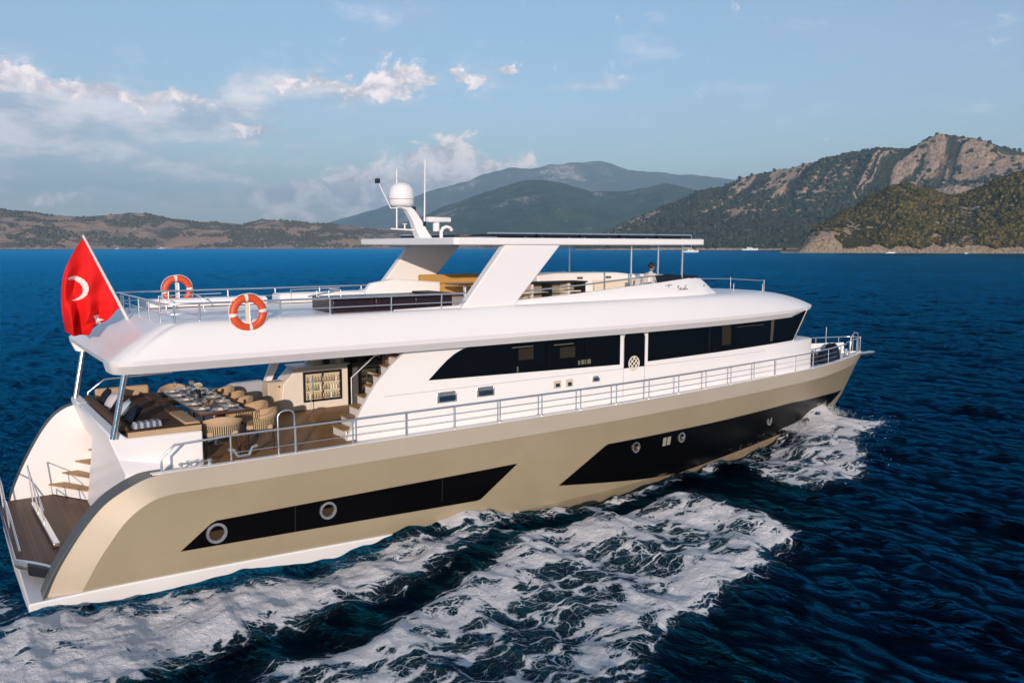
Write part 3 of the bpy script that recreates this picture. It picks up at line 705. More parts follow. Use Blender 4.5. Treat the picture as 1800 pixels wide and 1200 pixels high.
MB().box(3.06, 6.0, -2.635, -2.55, 2.10, 2.145).build('waterway', BLACK, Y)
# ---------------- stern: platform, block, steps
mb = MB(); PL = [(-.10, -1.5), (-.10, 2.3), (.05, 2.54), (1.5, 2.54), (1.5, -2.26), (.40, -2.26), (.33, -2.1), (.14, -1.8)]
mb.prism(PL, 'z', .66, .70); plat = mb.build('swim_platform', TEAKD, Y)
mb = MB(); ed = PL[-3:] + PL[:3]
for (x, y) in []: pass
mb.grid([[(x - .01, y, .695), (x - .035, y, .65), (x - .03, y, .55), (x + .02, y, .50)] for x, y in ed]); mb.build('platform_edge', STEEL, plat, ang=60)
MB().prism([(.05, -1.9), (.05, 2.3), (1.5, 2.45), (1.5, -2.45), (.4, -2.4)], 'z', .48, .655).build('platform_base', BLACK, plat)
mb = MB(); mb.prism([(1.47, .5), (1.66, 2.12), (1.42, 2.80), (1.42, 2.90), (1.60, 2.92), (1.72, 2.80), (3.06, 2.78), (3.06, 2.1), (2.4, .5)], 'y', -2.22, 1.5)
mb.build('transom', WHITE, Y, bevel=.03)
mb = MB(); mb.prism([(1.66, 2.12), (1.42, 2.80), (1.42, 2.90), (1.60, 2.92), (1.72, 2.80), (3.06, 2.78), (3.06, 2.1)], 'y', 1.505, 2.55); mb.build('transom_wing', WHITE, Y, bevel=.03)
# flare that joins the cockpit box to the starboard quarter
mb = MB(); mb.add([(1.47, -2.2, .7), (1.66, -2.22, 2.12), (2.3, -2.52, 2.205), (1.5, -2.52, 1.7), (.95, -2.5, .7), (1.55, -2.22, 2.42), (2.5, -2.22, 2.205)],
                   [(0, 1, 3, 4), (1, 2, 3), (1, 5, 6, 2)]); mb.build('quarter_fairing', WHITE, Y)
st = empty('transom_stairs'); st.parent = Y
for i in range(4):
    z = .95 + .23 * i; x0 = .88 + .28 * i; x1 = 1.50 + .22 * i
    pl = [(x0, 2.54), (x1, 1.51), (2.6, 1.51), (2.6, 2.54)]
    MB().prism([(x - .02, y) for x, y in pl], 'z', z - .03, z).build('tread', TEAKS, st)
    MB().prism([(x + .03, y) for x, y in pl], 'z', z - .235, z - .032).build('riser', WHITE, st)
MB().box(2.45, 2.6, 1.51, 2.54, .7, 2.1).build('stair_wall', WHITE, st)
# gangway folded across the platform with its hand rail
gw = empty('gangway'); gw.parent = Y
MB().cbox((.53, .22, .76), (.11, 3.1, .07), rz=R(1.5)).build('gangway_beam', STEEL, gw, bevel=.01)
for a, b in (((.47, 1.72, .78), (.42, 1.78, 1.62)), ((.50, .95, .78), (.42, 1.0, 1.50)), ((.53, .18, .78), (.45, .22, 1.36))):
    MB().tube([a, b], .016).build('gangway_post', STEEL, gw)
MB().tube([(.42, 1.78, 1.62), (.42, 1.0, 1.50), (.45, .22, 1.36), (.50, -.1, 1.1)], .012).build('gangway_rail', STEEL, gw)
for a in (((-.06, 2.1, .7), (-.12, 2.15, 1.5), (-.10, 1.5, 1.35), (-.04, .9, .72)), ((-.06, .5, .7), (-.10, .5, 1.25), (-.08, -.3, 1.15), (-.02, -1.2, .72))):
    MB().tube(a, .018).build('platform_rail', STEEL, Y)

# ---------------- deckhouse
def swx(z): return float(np.interp(z, [2.1, 2.48, 2.89, 3.30, 3.71, 4.06, 4.25], [6.06, 6.26, 6.51, 6.79, 7.21, 7.66, 8.0]))
def yw(x): return float(np.interp(x, [6, 14, 16, 18, 19.5, 21.0, 22.0, 22.6], [2.10, 2.10, 2.085, 2.03, 1.96, 1.86, 1.76, 1.60]))
FRONT = spline([(22.0, 1.76), (22.35, 1.55), (22.8, .95), (23.0, 0)], 6)
def rake(x, z, w): return x + .72 * w * max(0, z - 3.2)
zz = [2.08, 2.3, 2.48, 2.7, 2.89, 3.1, 3.30, 3.5, 3.71, 3.9, 4.06, 4.16, 4.25]
for s in (1, -1):
    mb = MB()
    def col(k, z, off):
        x = lerp(swx(z), 22.0, k / 48); return (rake(x, z, max(0, (x - 20.6) / 1.4)), -s * (yw(x) - off), z)
    outer = [[col(k, z, 0) for z in zz] for k in range(49)]
    inner = [[col(k, z, .10) for z in zz] for k in range(6)]
    mb.grid(outer); mb.grid(inner); mb.grid([outer[0], inner[0]])
    mb.build('deckhouse_wall', WHITE, Y, ang=25)
mb = MB(); fr_ = [(x, y) for x, y in FRONT] + [(x, -y) for x, y in FRONT[::-1][1:]]
mb.grid([[(rake(x, z, 1), y, z) for z in zz] for x, y in fr_]); mb.build('deckhouse_front', WHITE, Y, ang=25)
mb = MB(); mb.grid([[(rake(x, z, 1) + .012 * (x - 20) / 3, y * 1.006, z) for z in (3.24, 3.5, 3.75, 4.0, 4.2)] for x, y in fr_]); mb.build('windscreen', DGLASS, Y)
# trunk in front of the windscreen
TR = [(19.5, 1.90), (21.0, 1.88), (22.0, 1.80), (23.15, 1.60), (23.38, 1.50), (23.5, 1.2), (23.55, 0)]
TRo = TR + [(x, -y) for x, y in TR[::-1][1:]]
mb = MB(); mb.loft([[(x, y + (.012 if y > 0 else -.012 if y < 0 else 0), z) for x, y in TRo] for z in (2.08, 3.12, 3.19)] + [[(x - .06, y * .97, 3.22) for x, y in TRo]]); mb.build('foredeck_trunk', WHITE, Y, ang=30)
# windows of the saloon
def wall_panel(lo, hi, name, mat, par, n=40, off=.010, s=1, r0=None):
    mb = MB(); P = []
    x0, x1 = lo[0][0], lo[-1][0]
    for i in range(n + 1):
        x = lerp(x0, x1, i / n); a = np.interp(x, *zip(*lo)); b = np.interp(x, *zip(*hi))
        P.append([(rake(x, z, max(0, (x - 20.6) / 1.4)), -s * (yw(x) + off), z) for z in [lerp(a, b, j / 6) for j in range(7)]])
    Q = [[(x, y + s * (off - .001), z) for x, y, z in r] for r in P]
    mb.grid(P); mb.grid([[r[0] for r in P], [r[0] for r in Q]]); mb.grid([[r[-1] for r in P], [r[-1] for r in Q]]); mb.grid([P[0], Q[0]]); mb.grid([P[-1], Q[-1]])
    return mb.build(name, mat, par, ang=20)
for s in (1, -1):
    w = wall_panel([(8.12, 3.26), (14.02, 3.135)], [(8.12, 3.265), (8.35, 3.47), (8.60, 3.68), (8.83, 3.83), (9.05, 3.92), (9.31, 3.975), (9.7, 3.99), (14.02, 3.99)], 'saloon_window', DGLASS, Y, 60, s=s)
    for xm in (11.5, 12.75): wall_panel([(xm, 3.2), (xm + .02, 3.2)], [(xm, 3.985), (xm + .02, 3.985)], 'window_seam', BLACKP, w, 1, .013, s)
    for x0, x1, z0, z1 in ((10.65, 11.1, 3.52, 3.80), (11.95, 12.45, 3.47, 3.74)): wall_panel([(x0, z0), (x1, z0)], [(x0, z1), (x1, z1)], 'window_blind', BLINDM if 'BLINDM' in globals() else globals().setdefault('BLINDM', pbr('blind_behind_glass', (.030, .024, .014), .25)), w, 2, .012, s)
    for x0, x1, z0, z1 in ((10.45, 11.1, 3.835, 3.855), (11.75, 12.4, 3.81, 3.83), (12.55, 12.62, 3.25, 3.36), (12.66, 12.82, 3.25, 3.37), (12.86, 12.98, 3.25, 3.37), (10.60, 10.64, 3.235, 3.37)):
        wall_panel([(x0, z0), (x1, z0)], [(x0, z1), (x1, z1)], 'window_blind', globals().setdefault('BLINDL', pbr('pale_thing_behind_glass', (.16, .15, .11), .3)), w, 1, .0125, s)
    w2 = wall_panel([(15.07, 3.135), (18.0, 3.17), (21.96, 3.235)], [(15.07, 4.01), (21.96, 4.20)], 'saloon_window', DGLASS, Y, 60, s=s)
    wall_panel([(17.62, 3.19), (17.64, 3.19)], [(17.62, 4.06), (17.64, 4.06)], 'window_seam', globals()['BLINDM'], w2, 1, .013, s)
    fm = globals().setdefault('FRAMEM', pbr('frame_behind_glass', (.085, .070, .050), .3))
    for x0, x1, z0, z1 in ((18.2, 20.75, 4.02, 4.07), (20.66, 20.78, 3.30, 4.06), (18.2, 18.62, 3.36, 4.04)): wall_panel([(x0, z0), (x1, z0)], [(x0, z1), (x1, z1)], 'window_frame', fm if x0 != 18.2 or x1 > 20 else globals()['BLINDM'], w2, 8, .012, s)
    wall_panel([(18.9, 3.86), (20.3, 3.86)], [(18.9, 3.875), (20.3, 3.875)], 'window_seam', fm, w2, 4, .0125, s)
    dr = wall_panel([(14.17, 3.02), (14.94, 3.02)], [(14.17, 3.84), (14.19, 3.91), (14.24, 3.96), (14.31, 3.985), (14.80, 3.985), (14.87, 3.96), (14.92, 3.91), (14.94, 3.84)], 'side_door', DGLASS, Y, 40, s=s)
    for xm in (14.15, 14.95): wall_panel([(xm, 2.2), (xm + .012, 2.2)], [(xm, 4.02), (xm + .012, 4.02)], 'door_seam', globals().setdefault('SEAM', pbr('seam_grey', (.42, .40, .38), .6)), dr, 1, .004, s)
    # round knotwork emblem at the foot of the door glass
    em = MB(); c = (14.53, -s * 2.118, 3.13)
    for q in range(-1, 2):
        for sg in (1, -1):
            l = sqrt(max(.0, .19**2 - (q * .10)**2)); dx, dz = cos(PI / 4 * sg), sin(PI / 4 * sg)
            em.tube([(c[0] - dz * q * .10 * sg - dx * l, c[1] - s * .004 * (sg + 1), c[2] + dx * q * .10 * sg - dz * l), (c[0] - dz * q * .10 * sg + dx * l, c[1] - s * .004 * (sg + 1), c[2] + dx * q * .10 * sg + dz * l)], .017, 6)
    em.tube([(c[0] + .19 * cos(a), c[1], c[2] + .19 * sin(a)) for a in [2 * PI * k / 28 for k in range(28)]], .018, 6, closed=True)
    em.build('door_emblem', globals().setdefault('EMBLEM', pbr('emblem_cream', (.72, .66, .55), .6)), dr)
    # crease under the windows
    wall_panel([(7.0, 2.995), (21.5, 3.02)], [(7.0, 3.005), (21.5, 3.03)], 'wall_crease', globals()['SEAM'], Y, 40, .004, s)
    # hatches and sockets low on the wall
    def hatch(x0, x1, z0, z1, big):
        f = MB(); y = -s * (yw(x0) + .0)
        for a, b, e, g in ((x0, x0 + .05, z0, z1), (x1 - .03, x1, z0, z1), (x0 + .05, x1 - .03, z1 - .03, z1), (x0 + .05, x1 - .03, z0, z0 + .03)): f.box(a, b, min(y, y - s * .035), max(y, y - s * .035), e, g)
        o = f.build('hatch', STEEL if big else BEIGE, Y, bevel=.006)
        MB().box(x0 + .05, x1 - .03, min(y - s * .004, y - s * .010), max(y - s * .004, y - s * .010), z0 + .03, z0 + (z1 - z0) * .62).build('hatch_glass', globals().setdefault('HGLASS', pbr('hatch_glass', (.015, .035, .055), .08)), o)
        MB().box(x0 + .05, x1 - .03, min(y - s * .004, y - s * .022), max(y - s * .004, y - s * .022), z0 + (z1 - z0) * .62, z1 - .03).build('hatch_lid', STEEL if big else BEIGE, o)
    hatch(8.33, 8.86, 2.70, 2.96, True); hatch(9.42, 9.92, 2.73, 2.97, True)
    hatch(11.75, 11.98, 2.71, 2.90, False); hatch(12.15, 12.37, 2.70, 2.90, False); hatch(13.03, 13.29, 2.75, 2.91, True)
# aft bulkhead of the saloon: dark glass, frame, interior glow
bh = MB(); bh.prism([(7.86, -1.22), (8.36, -1.22), (8.36, -2.0), (8.42, -2.0), (8.42, -1.16), (7.92, -1.16), (7.92, 2.0), (7.86, 2.0)], 'z', 2.10, 4.05); bh.build('aft_bulkhead', DGLASS, Y)
MB().box(7.80, 7.858, -.55, -.40, 2.14, 4.02).build('door_frame', WOODT, Y); MB().box(7.80, 7.858, -1.05, -.90, 2.14, 4.02).build('door_frame', WOODT, Y)
MB().box(7.815, 7.85, -.90, -.55, 2.9, 3.95).build('door_panel', dirty(pbr('lit_wood', (.42, .24, .10), .5), 3, .3), Y)
for i, (y0, y1, z0, z1) in enumerate(((.05, .55, 2.75, 2.90), (-.2, .65, 3.62, 3.67), (.0, .5, 3.12, 3.18))): MB().box(7.82, 7.848, y0, y1, z0, z1).build('bulkhead_shelf', BEIGE, Y)
# stair to the flybridge inside the starboard wing
sb = empty('flybridge_stairs'); sb.parent = Y
for i in range(9):
    x = 6.08 + .20 * i; z = 2.34 + .21 * i
    MB().box(x, x + .26, -1.99, -1.30, z - .03, z).build('tread', TEAKS, sb)
    MB().box(x + .03, x + .06, -1.99, -1.32, z - .20, z - .032).build('riser', WHITE, sb)
MB().tube([(6.6, -1.25, 2.14), (6.6, -1.25, 3.35), (7.7, -1.25, 4.2)], .02).build('stair_rail', STEEL, sb)
MB().tube([(6.62, 1.25, 2.2), (6.62, 1.25, 3.1)], .01).build('stair_rail', STEEL, sb)

# ---------------- upper deck (roof over the saloon and the cockpit)
OUT = spline([(1.42, 0), (1.42, -1.5), (1.43, -2.35), (1.50, -2.62), (1.70, -2.76), (2.2, -2.80), (5, -2.80), (10, -2.80), (14, -2.80), (16.5, -2.74), (18.5, -2.58), (20.5, -2.30), (22.2, -1.92), (23.3, -1.48), (24.0, -1.0), (24.38, -.5), (24.5, 0)], 8)
INN = spline([(2.42, 0), (2.42, -1.5), (2.42, -2.1), (2.46, -2.28), (2.58, -2.36), (2.9, -2.38), (5, -2.38), (10, -2.38), (13.5, -2.38), (15.2, -2.34), (16.5, -2.24), (17.5, -2.05), (18.1, -1.8), (18.5, -1.4), (18.7, -.95), (18.85, -.5), (18.9, 0)], 8)
def upper():
    full = lambda L: L + [(x, -y) for x, y in L[::-1][1:-1]]
    o, i = full(OUT), full(INN); rings = []
    def inset(k, dd): return [(x + (dd if x < 12 else -dd) * (1 if abs(y) < 2.0 or x > 22 else .3), y * (1 - dd / 2.8), 0) for x, y in o]
    a = inset(0, .36); rings.append([(x, y, 4.01) for x, y, _ in a])
    a = inset(0, .22); rings.append([(x, y, 4.02) for x, y, _ in a])
    a = inset(0, .03); rings.append([(x, y, 4.19) for x, y, _ in a])
    for s in [0, .03, .08, .14, .21, .29, .38, .48, .58, .68, .78, .88, .95, 1.0]:
        q = []
        for (ox, oy), (ix, iy) in zip(o, i):
            x, y = lerp(ox, ix, s), lerp(oy, iy, s)
            h3 = .07 + .62 * (1 - (1 - s)**3); h1 = .06 + .60 * (s * .75 + .25 * (1 - (1 - s)**2))
            w = sstep(np.array(2.3 - ox), 0, .7); q.append((x, y, 4.22 + float(lerp(h3, h1, w))))
        rings.append(q)
    m = MB(); m.loft(rings); return m.build('upper_deck', WHITE, Y, ang=28)
UD = upper()
FZ = 4.91
# soft seam line where the deck moulding meets the coaming
# coaming round the flybridge
def cz(x): return float(np.interp(x, [7.2, 8.8, 10.4, 12.5, 14.1, 15.4, 17.0, 17.25, 18.0, 18.3], [4.93, 4.96, 5.01, 5.12, 5.23, 5.31, 5.42, 5.40, 5.02, 4.9]))
for s in (1, -1):
    P = []
    for i in range(60):
        x = lerp(7.2, 18.2, i / 59); yb = np.interp(x, [7, 13.5, 15.2, 16.5, 17.5, 18.3], [2.36, 2.36, 2.32, 2.22, 2.03, 1.72]); z = cz(x); t = yb - .16 * (z - 4.88) / .6
        P.append([(x, -s * yb, 4.86), (x, -s * (yb - .03), lerp(4.88, z, .5)), (x, -s * t, z - .02), (x, -s * (t - .02), z), (x, -s * (t - .10), z), (x, -s * (t - .12), z - .02), (x, -s * (t - .12), 4.86)])
    MB().grid(P).build('coaming', WHITE, Y, ang=40)
mb = MB(); cf = [(18.05, -1.72), (18.35, -1.2), (18.5, -.6), (18.55, 0), (18.5, .6), (18.35, 1.2), (18.05, 1.72)]
mb.grid([[(x + .1, y * 1.03, 4.86), (x - .45, y, 5.32), (x - .62, y * .98, 5.42), (x - .72, y * .97, 5.42), (x - .75, y * .96, 4.86)] for x, y in cf]); mb.build('coaming', WHITE, Y, ang=50)
mb = MB(); mb.grid([[(x, -(np.interp(x, [15.3, 17.2], [2.18, 1.98])), cz(x) - .02), (x - .04, -(np.interp(x, [15.3, 17.2], [2.12, 1.94])), np.interp(x, [15.3, 15.8, 17.2], [5.50, 5.53, 5.46]))] for x in [15.3 + .19 * i for i in range(11)]])
mb.build('wind_deflector', DGLASS, Y)
# name lettering on the coaming: a dark dash and thin script strokes
def script_strokes():
    m = MB(); y0 = -2.215; sx = 1.0
    def S(pts, r=.0075): m.tube([(15.58 + u * .82, y0 - .010, 5.07 + w * .85) for u, w in pts], r, 5)
    m.cbox((15.42, y0 - .006, 5.09), (.26, .010, .026)); m.cbox((15.37, y0 - .008, 5.062), (.28, .010, .008))
    S([(.0, .16), (.12, .20), (.30, .19)]); S([(.17, .19), (.10, .04), (.04, -.04), (-.02, -.02)])
    S([(.22, .04), (.16, .07), (.14, .02), (.20, .01), (.24, .07), (.26, .01), (.30, .02)])
    S([(.30, .02), (.33, .07), (.36, .02), (.40, .07), (.43, .02), (.48, .03)])
    S([(.66, .14), (.60, .17), (.58, .10), (.66, .05), (.62, -.02), (.54, .0)]); S([(.70, .04), (.76, .07), (.72, .1), (.69, .04), (.76, .01), (.82, .05)])
    S([(.92, .06), (.86, .07), (.84, .02), (.92, .03), (.99, .19), (.93, .03), (.98, .02)]); S([(1.02, .08), (1.03, .02), (1.08, .04)])
    m.build('name_lettering', BLACK, Y)
script_strokes()
MB().lathe([(.0, -.01), (.03, -.01), (.03, .01), (.0, .01)], (17.35, -2.02, 5.17), 12, 'y').build('name_light', STEEL, Y)
# ---------------- hardtop
HT = [(8.62, -2.42), (8.70, -2.5), (16.75, -2.5), (16.86, -2.42), (16.86, 2.42), (16.75, 2.5), (8.70, 2.5), (8.62, 2.42)]
MB().prism(HT, 'z', 6.335, 6.50).build('hardtop', WHITE, Y, bevel=.025)
for s in (1, -1):
    P = [(10.03, 6.336), (11.68, 6.336), (10.42, 5.05), (10.30, 4.90), (8.80, 4.90), (8.90, 5.0)]
    MB().prism(P, 'y', -s * 2.20, -s * 2.45).build('hardtop_leg', WHITE, Y, bevel=.03)
for k in range(5):
    x0 = 9.75 + 1.36 * k
    p = MB().box(x0, x0 + 1.28, -2.25, 2.25, 6.53, 6.59).build('solar_panel', SCREEN, Y)  # dark slab: solar cells, plus the shaded gap under the frames as colour
    for y in (-2.2, 2.2): MB().box(x0 - .02, x0 + 1.30, y - .08, y + .08, 6.593, 6.628).build('panel_frame', STEEL, p)
    for xx in (x0 + .2, x0 + 1.05): MB().box(xx, xx + .05, -2.15, 2.15, 6.5, 6.535).build('panel_rail', STEEL, p)
for x, y, z in ((14.36, -2.12, 5.3), (15.41, -2.08, 5.36), (16.43, -2.02, 5.42), (14.36, 2.12, 5.3), (15.66, 2.08, 5.36)):
    MB().tube([(x, y, z - .1), (x, y, 6.34)], .028, 10).build('hardtop_post', STEEL, Y)
# mast, dome, radar and aerials on the hardtop
ms = MB(); ms.loft([[(x + a * .5, b * w, z + q) for a, b, q in ((l, 1, 0), (l, -1, 0), (-l, -1, 0), (-l, 1, 0))] for x, z, l, w in ((9.22, 6.49, .36, .16), (9.12, 6.65, .32, .14), (8.98, 6.95, .26, .11), (8.80, 7.20, .24, .10), (8.62, 7.27, .36, .12))]); MAST = ms.build('radar_mast', WHITE, Y, bevel=.02)
MB().lathe([(.12, 7.26), (.27, 7.29), (.305, 7.33), (.315, 7.45), (.315, 7.56), (.29, 7.70), (.22, 7.80), (.12, 7.85), (.0, 7.865)], (8.60, 0, 0), 28).build('satellite_dome', WHITE, MAST, ang=50)
MB().lathe([(.3165, 7.44), (.3175, 7.445), (.3175, 7.455), (.3165, 7.46)], (8.60, 0, 0), 28, caps=False).build('dome_band', pbr('dome_print', (.40, .35, .33), .5), MAST)
MB().cbox((9.62, -.05, 6.97), (.72, .17, .13), rz=R(8)).build('radar_scanner', WHITE, MAST, bevel=.03)
MB().tube([(9.58, 0, 6.68), (9.58, 0, 6.92)], .09, 12).build('radar_base', WHITE, MAST)
MB().tube([(9.55, -.3, 6.5), (9.55, -.3, 6.66), (9.60, -.3, 6.75), (9.70, -.3, 6.79), (9.80, -.3, 6.77), (9.86, -.3, 6.70)], .045, 10).build('vent_pipe', WHITE, Y)
MB().tube([(9.24, 0, 6.9), (9.28, 0, 8.46)], [.022, .012]).build('whip_aerial', WHITE, MAST)
MB().tube([(8.46, 0, 6.74), (8.48, 0, 8.16)], [.020, .012]).build('whip_aerial', WHITE, MAST)
MB().tube([(8.30, 0, 6.73), (9.0, 0, 6.70)], .02).build('aerial_bracket', WHITE, MAST)
MB().tube([(8.68, 0, 6.73), (8.68, 0, 6.85)], .02).build('aerial_bracket', WHITE, MAST); MB().cbox((8.68, 0, 6.85), (.09, .09, .02)).build('gps_disc', WHITE, MAST)
MB().tube([(8.60, 0, 7.25), (8.30, 0, 7.23), (8.0, 0, 7.80)], .015).build('light_arm', WHITE, MAST)
MB().cbox((7.96, 0, 7.87), (.10, .10, .11)).build('mast_light', BLACK, MAST, bevel=.01)
MB().cbox((8.93, 0, 7.22), (.10, .10, .12)).build('horn', BLACK, MAST, bevel=.01); MB().cbox((9.17, -.1, 6.86), (.08, .08, .12)).build('horn', BLACK, MAST, bevel=.01)

# ---------------- rails
def rail(name, pts, r=.022, par=None): return MB().tube(pts, r, 8).build(name, STEEL, par or Y, ang=60)
def side_rail(s):
    top = rail('side_rail', [(2.18, -s * 2.72, 2.2), (2.18, -s * 2.72, 2.46), (2.42, -s * 2.72, 2.68), (3.44, -s * 2.72, 2.72)] + [(x, -s * (dk(x) - .08), 2.72) for x in [4 + .5 * i for i in range(46)]], .024)
    xs_ = [3.44, 4.72] + [5.95 + 1.245 * i for i in range(17)]
    for x in xs_: rail('rail_post', [(x, -s * (dk(x) - .08), 2.2), (x, -s * (dk(x) - .08), 2.72)], .018, top); MB().lathe([(.04, 2.205), (.04, 2.225), (.02, 2.24)], (x, -s * (dk(x) - .08), 0), 10).build('post_foot', STEEL, top)
    for z, x0 in ((2.38, 3.44), (2.54, 5.95)): rail('rail_wire', [(x, -s * (dk(x) - .08), z) for x in [x0 + .5 * i for i in range(int((26.4 - x0) / .5))]], .007, top)
    return top
SR = side_rail(1); side_rail(-1)
rail('gate_hoop', [(4.40, -2.62, 2.2), (4.40, -2.62, 2.95), (4.44, -2.62, 3.02), (4.52, -2.62, 3.06), (4.64, -2.62, 3.06), (4.71, -2.62, 3.02), (4.74, -2.62, 2.95), (4.74, -2.62, 2.2)], .018)
rail('port_grab_rail', [(1.75, 2.4, 2.7), (1.75, 2.4, 2.98), (2.1, 2.4, 3.25), (3.6, 2.45, 3.28)], .02)
# bow pulpit
def bx(x, s, d=.07): return -s * max(dk(x) - d, .04)
for s in (1, -1):
    for x, h in ((26.9, 2.76), (27.9, 2.80), (28.5, 2.82)): rail('pulpit_post', [(x, bx(x, s), 2.2), (x, bx(x, s), h)], .02)
rail('pulpit_rail', [(x, bx(x, 1), 2.78) for x in (26.5, 27.2, 27.9, 28.5)] + [(x, bx(x, -1), 2.78) for x in (28.5, 27.9, 27.2, 26.5)], .02)
rail('pulpit_post', [(27.4, .62, 2.2), (27.4, .62, 3.18)], .025)
rail('pulpit_hoop', [(28.3, .12, 2.2), (28.3, .12, 2.75), (28.5, .1, 2.95), (28.65, .05, 2.9), (28.7, .05, 2.2)], .02)
rail('foredeck_rail', [(24.7, 1.30, 2.2), (24.7, 1.30, 3.05), (22.9, 1.68, 3.05)], .02)
MB().cbox((29.1, 0, 2.10), (1.1, .22, .08)).build('anchor_roller', STEEL, Y, bevel=.02)
MB().grid([[(x, dk(x) - .06, 2.2), (x, dk(x) - .03, 2.2 + .36 * min(1, (x - 23.4) / 1.2)), (x, dk(x) - .10, 2.2 + .36 * min(1, (x - 23.4) / 1.2)), (x, dk(x) - .12, 2.11)] for x in [23.5 + .2 * i for i in range(24)]]).build('bow_bulwark', WHITE, Y, ang=40)
# flybridge rails
def fly_rail(s):
    pts = [(2.46, -s * 2.30, 5.24), (2.58, -s * 2.40, 5.24)] + [(x, -s * 2.42, 5.24) for x in (3, 4, 5, 6, 7, 8, 8.95)]
    t = rail('flybridge_rail', pts, .022)
    rail('rail_wire', [(x, y, z - .19) for x, y, z in pts], .012, t)
    for x in (2.6, 3.05, 4.6, 5.65, 7.05, 8.3) if s == 1 else (2.6, 3.6, 5.0, 6.2, 7.4, 8.6): rail('rail_post', [(x, -s * 2.40, 4.88), (x, -s * 2.42, 5.24)], .018, t)
    p2 = [(x, -s * (2.24 - .13 * (cz(x) - 4.88) / .6 if x < 14 else np.interp(x, [14, 15.6], [2.13, 2.07])), cz(x) + .19) for x in (10.5, 11, 12, 13, 14, 14.8, 15.5)]
    t2 = rail('coaming_rail', p2, .02)
    for q in (1, 3, 5): rail('rail_post', [(p2[q][0], p2[q][1], cz(p2[q][0]) - .02), p2[q]], .014, t2)
fly_rail(1); fly_rail(-1)
ta = rail('aft_rail', [(2.46, y, 5.24) for y in (-2.3, -1, 0, 1, 2.3)], .022); rail('rail_wire', [(2.46, y, 5.05) for y in (-2.3, 0, 2.3)], .012, ta)
for y in (-1.9, -.95, 0, .95, 1.9): rail('rail_post', [(2.46, y, 4.88), (2.46, y, 5.24)], .018, ta)
# rail on the nose of the upper deck
tn = rail('nose_rail', [(20.8, 1.5, 5.18), (22.5, 1.3, 5.14), (24.0, 1.0, 5.05)], .014)
for x, y, z0, z1 in ((20.9, 1.5, 4.85, 5.2), (22.5, 1.3, 4.6, 5.2), (24.0, 1.0, 4.3, 5.08), (19.9, -1.0, 4.9, 5.12), (21.6, -.8, 4.8, 5.06)): rail('rail_post', [(x, y, z0), (x, y, z1)], .016, tn)
# cockpit posts that hold up the overhang
for s in (1, -1): MB().tube([(1.47, -s * 2.30, 2.84), (1.74, -s * 2.38, 4.16)], .055, 14).build('overhang_post', CHROME, Y)
# flagstaff
FS = MB().tube([(2.24, .0, 4.80), (1.50, 0, 6.52)], [.035, .022], 10).build('flagstaff', pbr('varnished_white', (.75, .70, .66), .3), Y)
# mooring bitts and cleat
def bitt(x0, x1, y, z):
    b = MB()
    for x in (x0 + .05, (x0 * 2 + x1) / 3 + .02, (x0 + 2 * x1) / 3, x1 - .04): b.lathe([(.03, z), (.03, z + .08), (.04, z + .085), (.04, z + .10), (.0, z + .105)], (x, y, 0), 10); b.lathe([(.05, z), (.05, z + .012)], (x, y, 0), 10)
    b.cbox(((x0 + x1) / 2, y, z + .075), (x1 - x0, .035, .03)); b.build('mooring_bitt', STEEL, Y)
bitt(2.50, 3.10, -2.62, 2.208)
b = MB(); b.tube([(3.45, -2.5, 2.40), (3.55, -2.5, 2.38), (3.62, -2.5, 2.24), (3.85, -2.5, 2.24), (3.92, -2.5, 2.38), (4.02, -2.5, 2.40)], .035, 8); b.build('mooring_cleat', STEEL, Y)
for x in (7.6, 10.1, 12.6, 15.1, 17.6, 20.1): MB().cbox((x, -(dk(x) - .3), 2.107), (.07, .05, .012)).build('scupper', BLACK, Y)

# ================================================================== THINGS ON BOARD
FL = 2.135
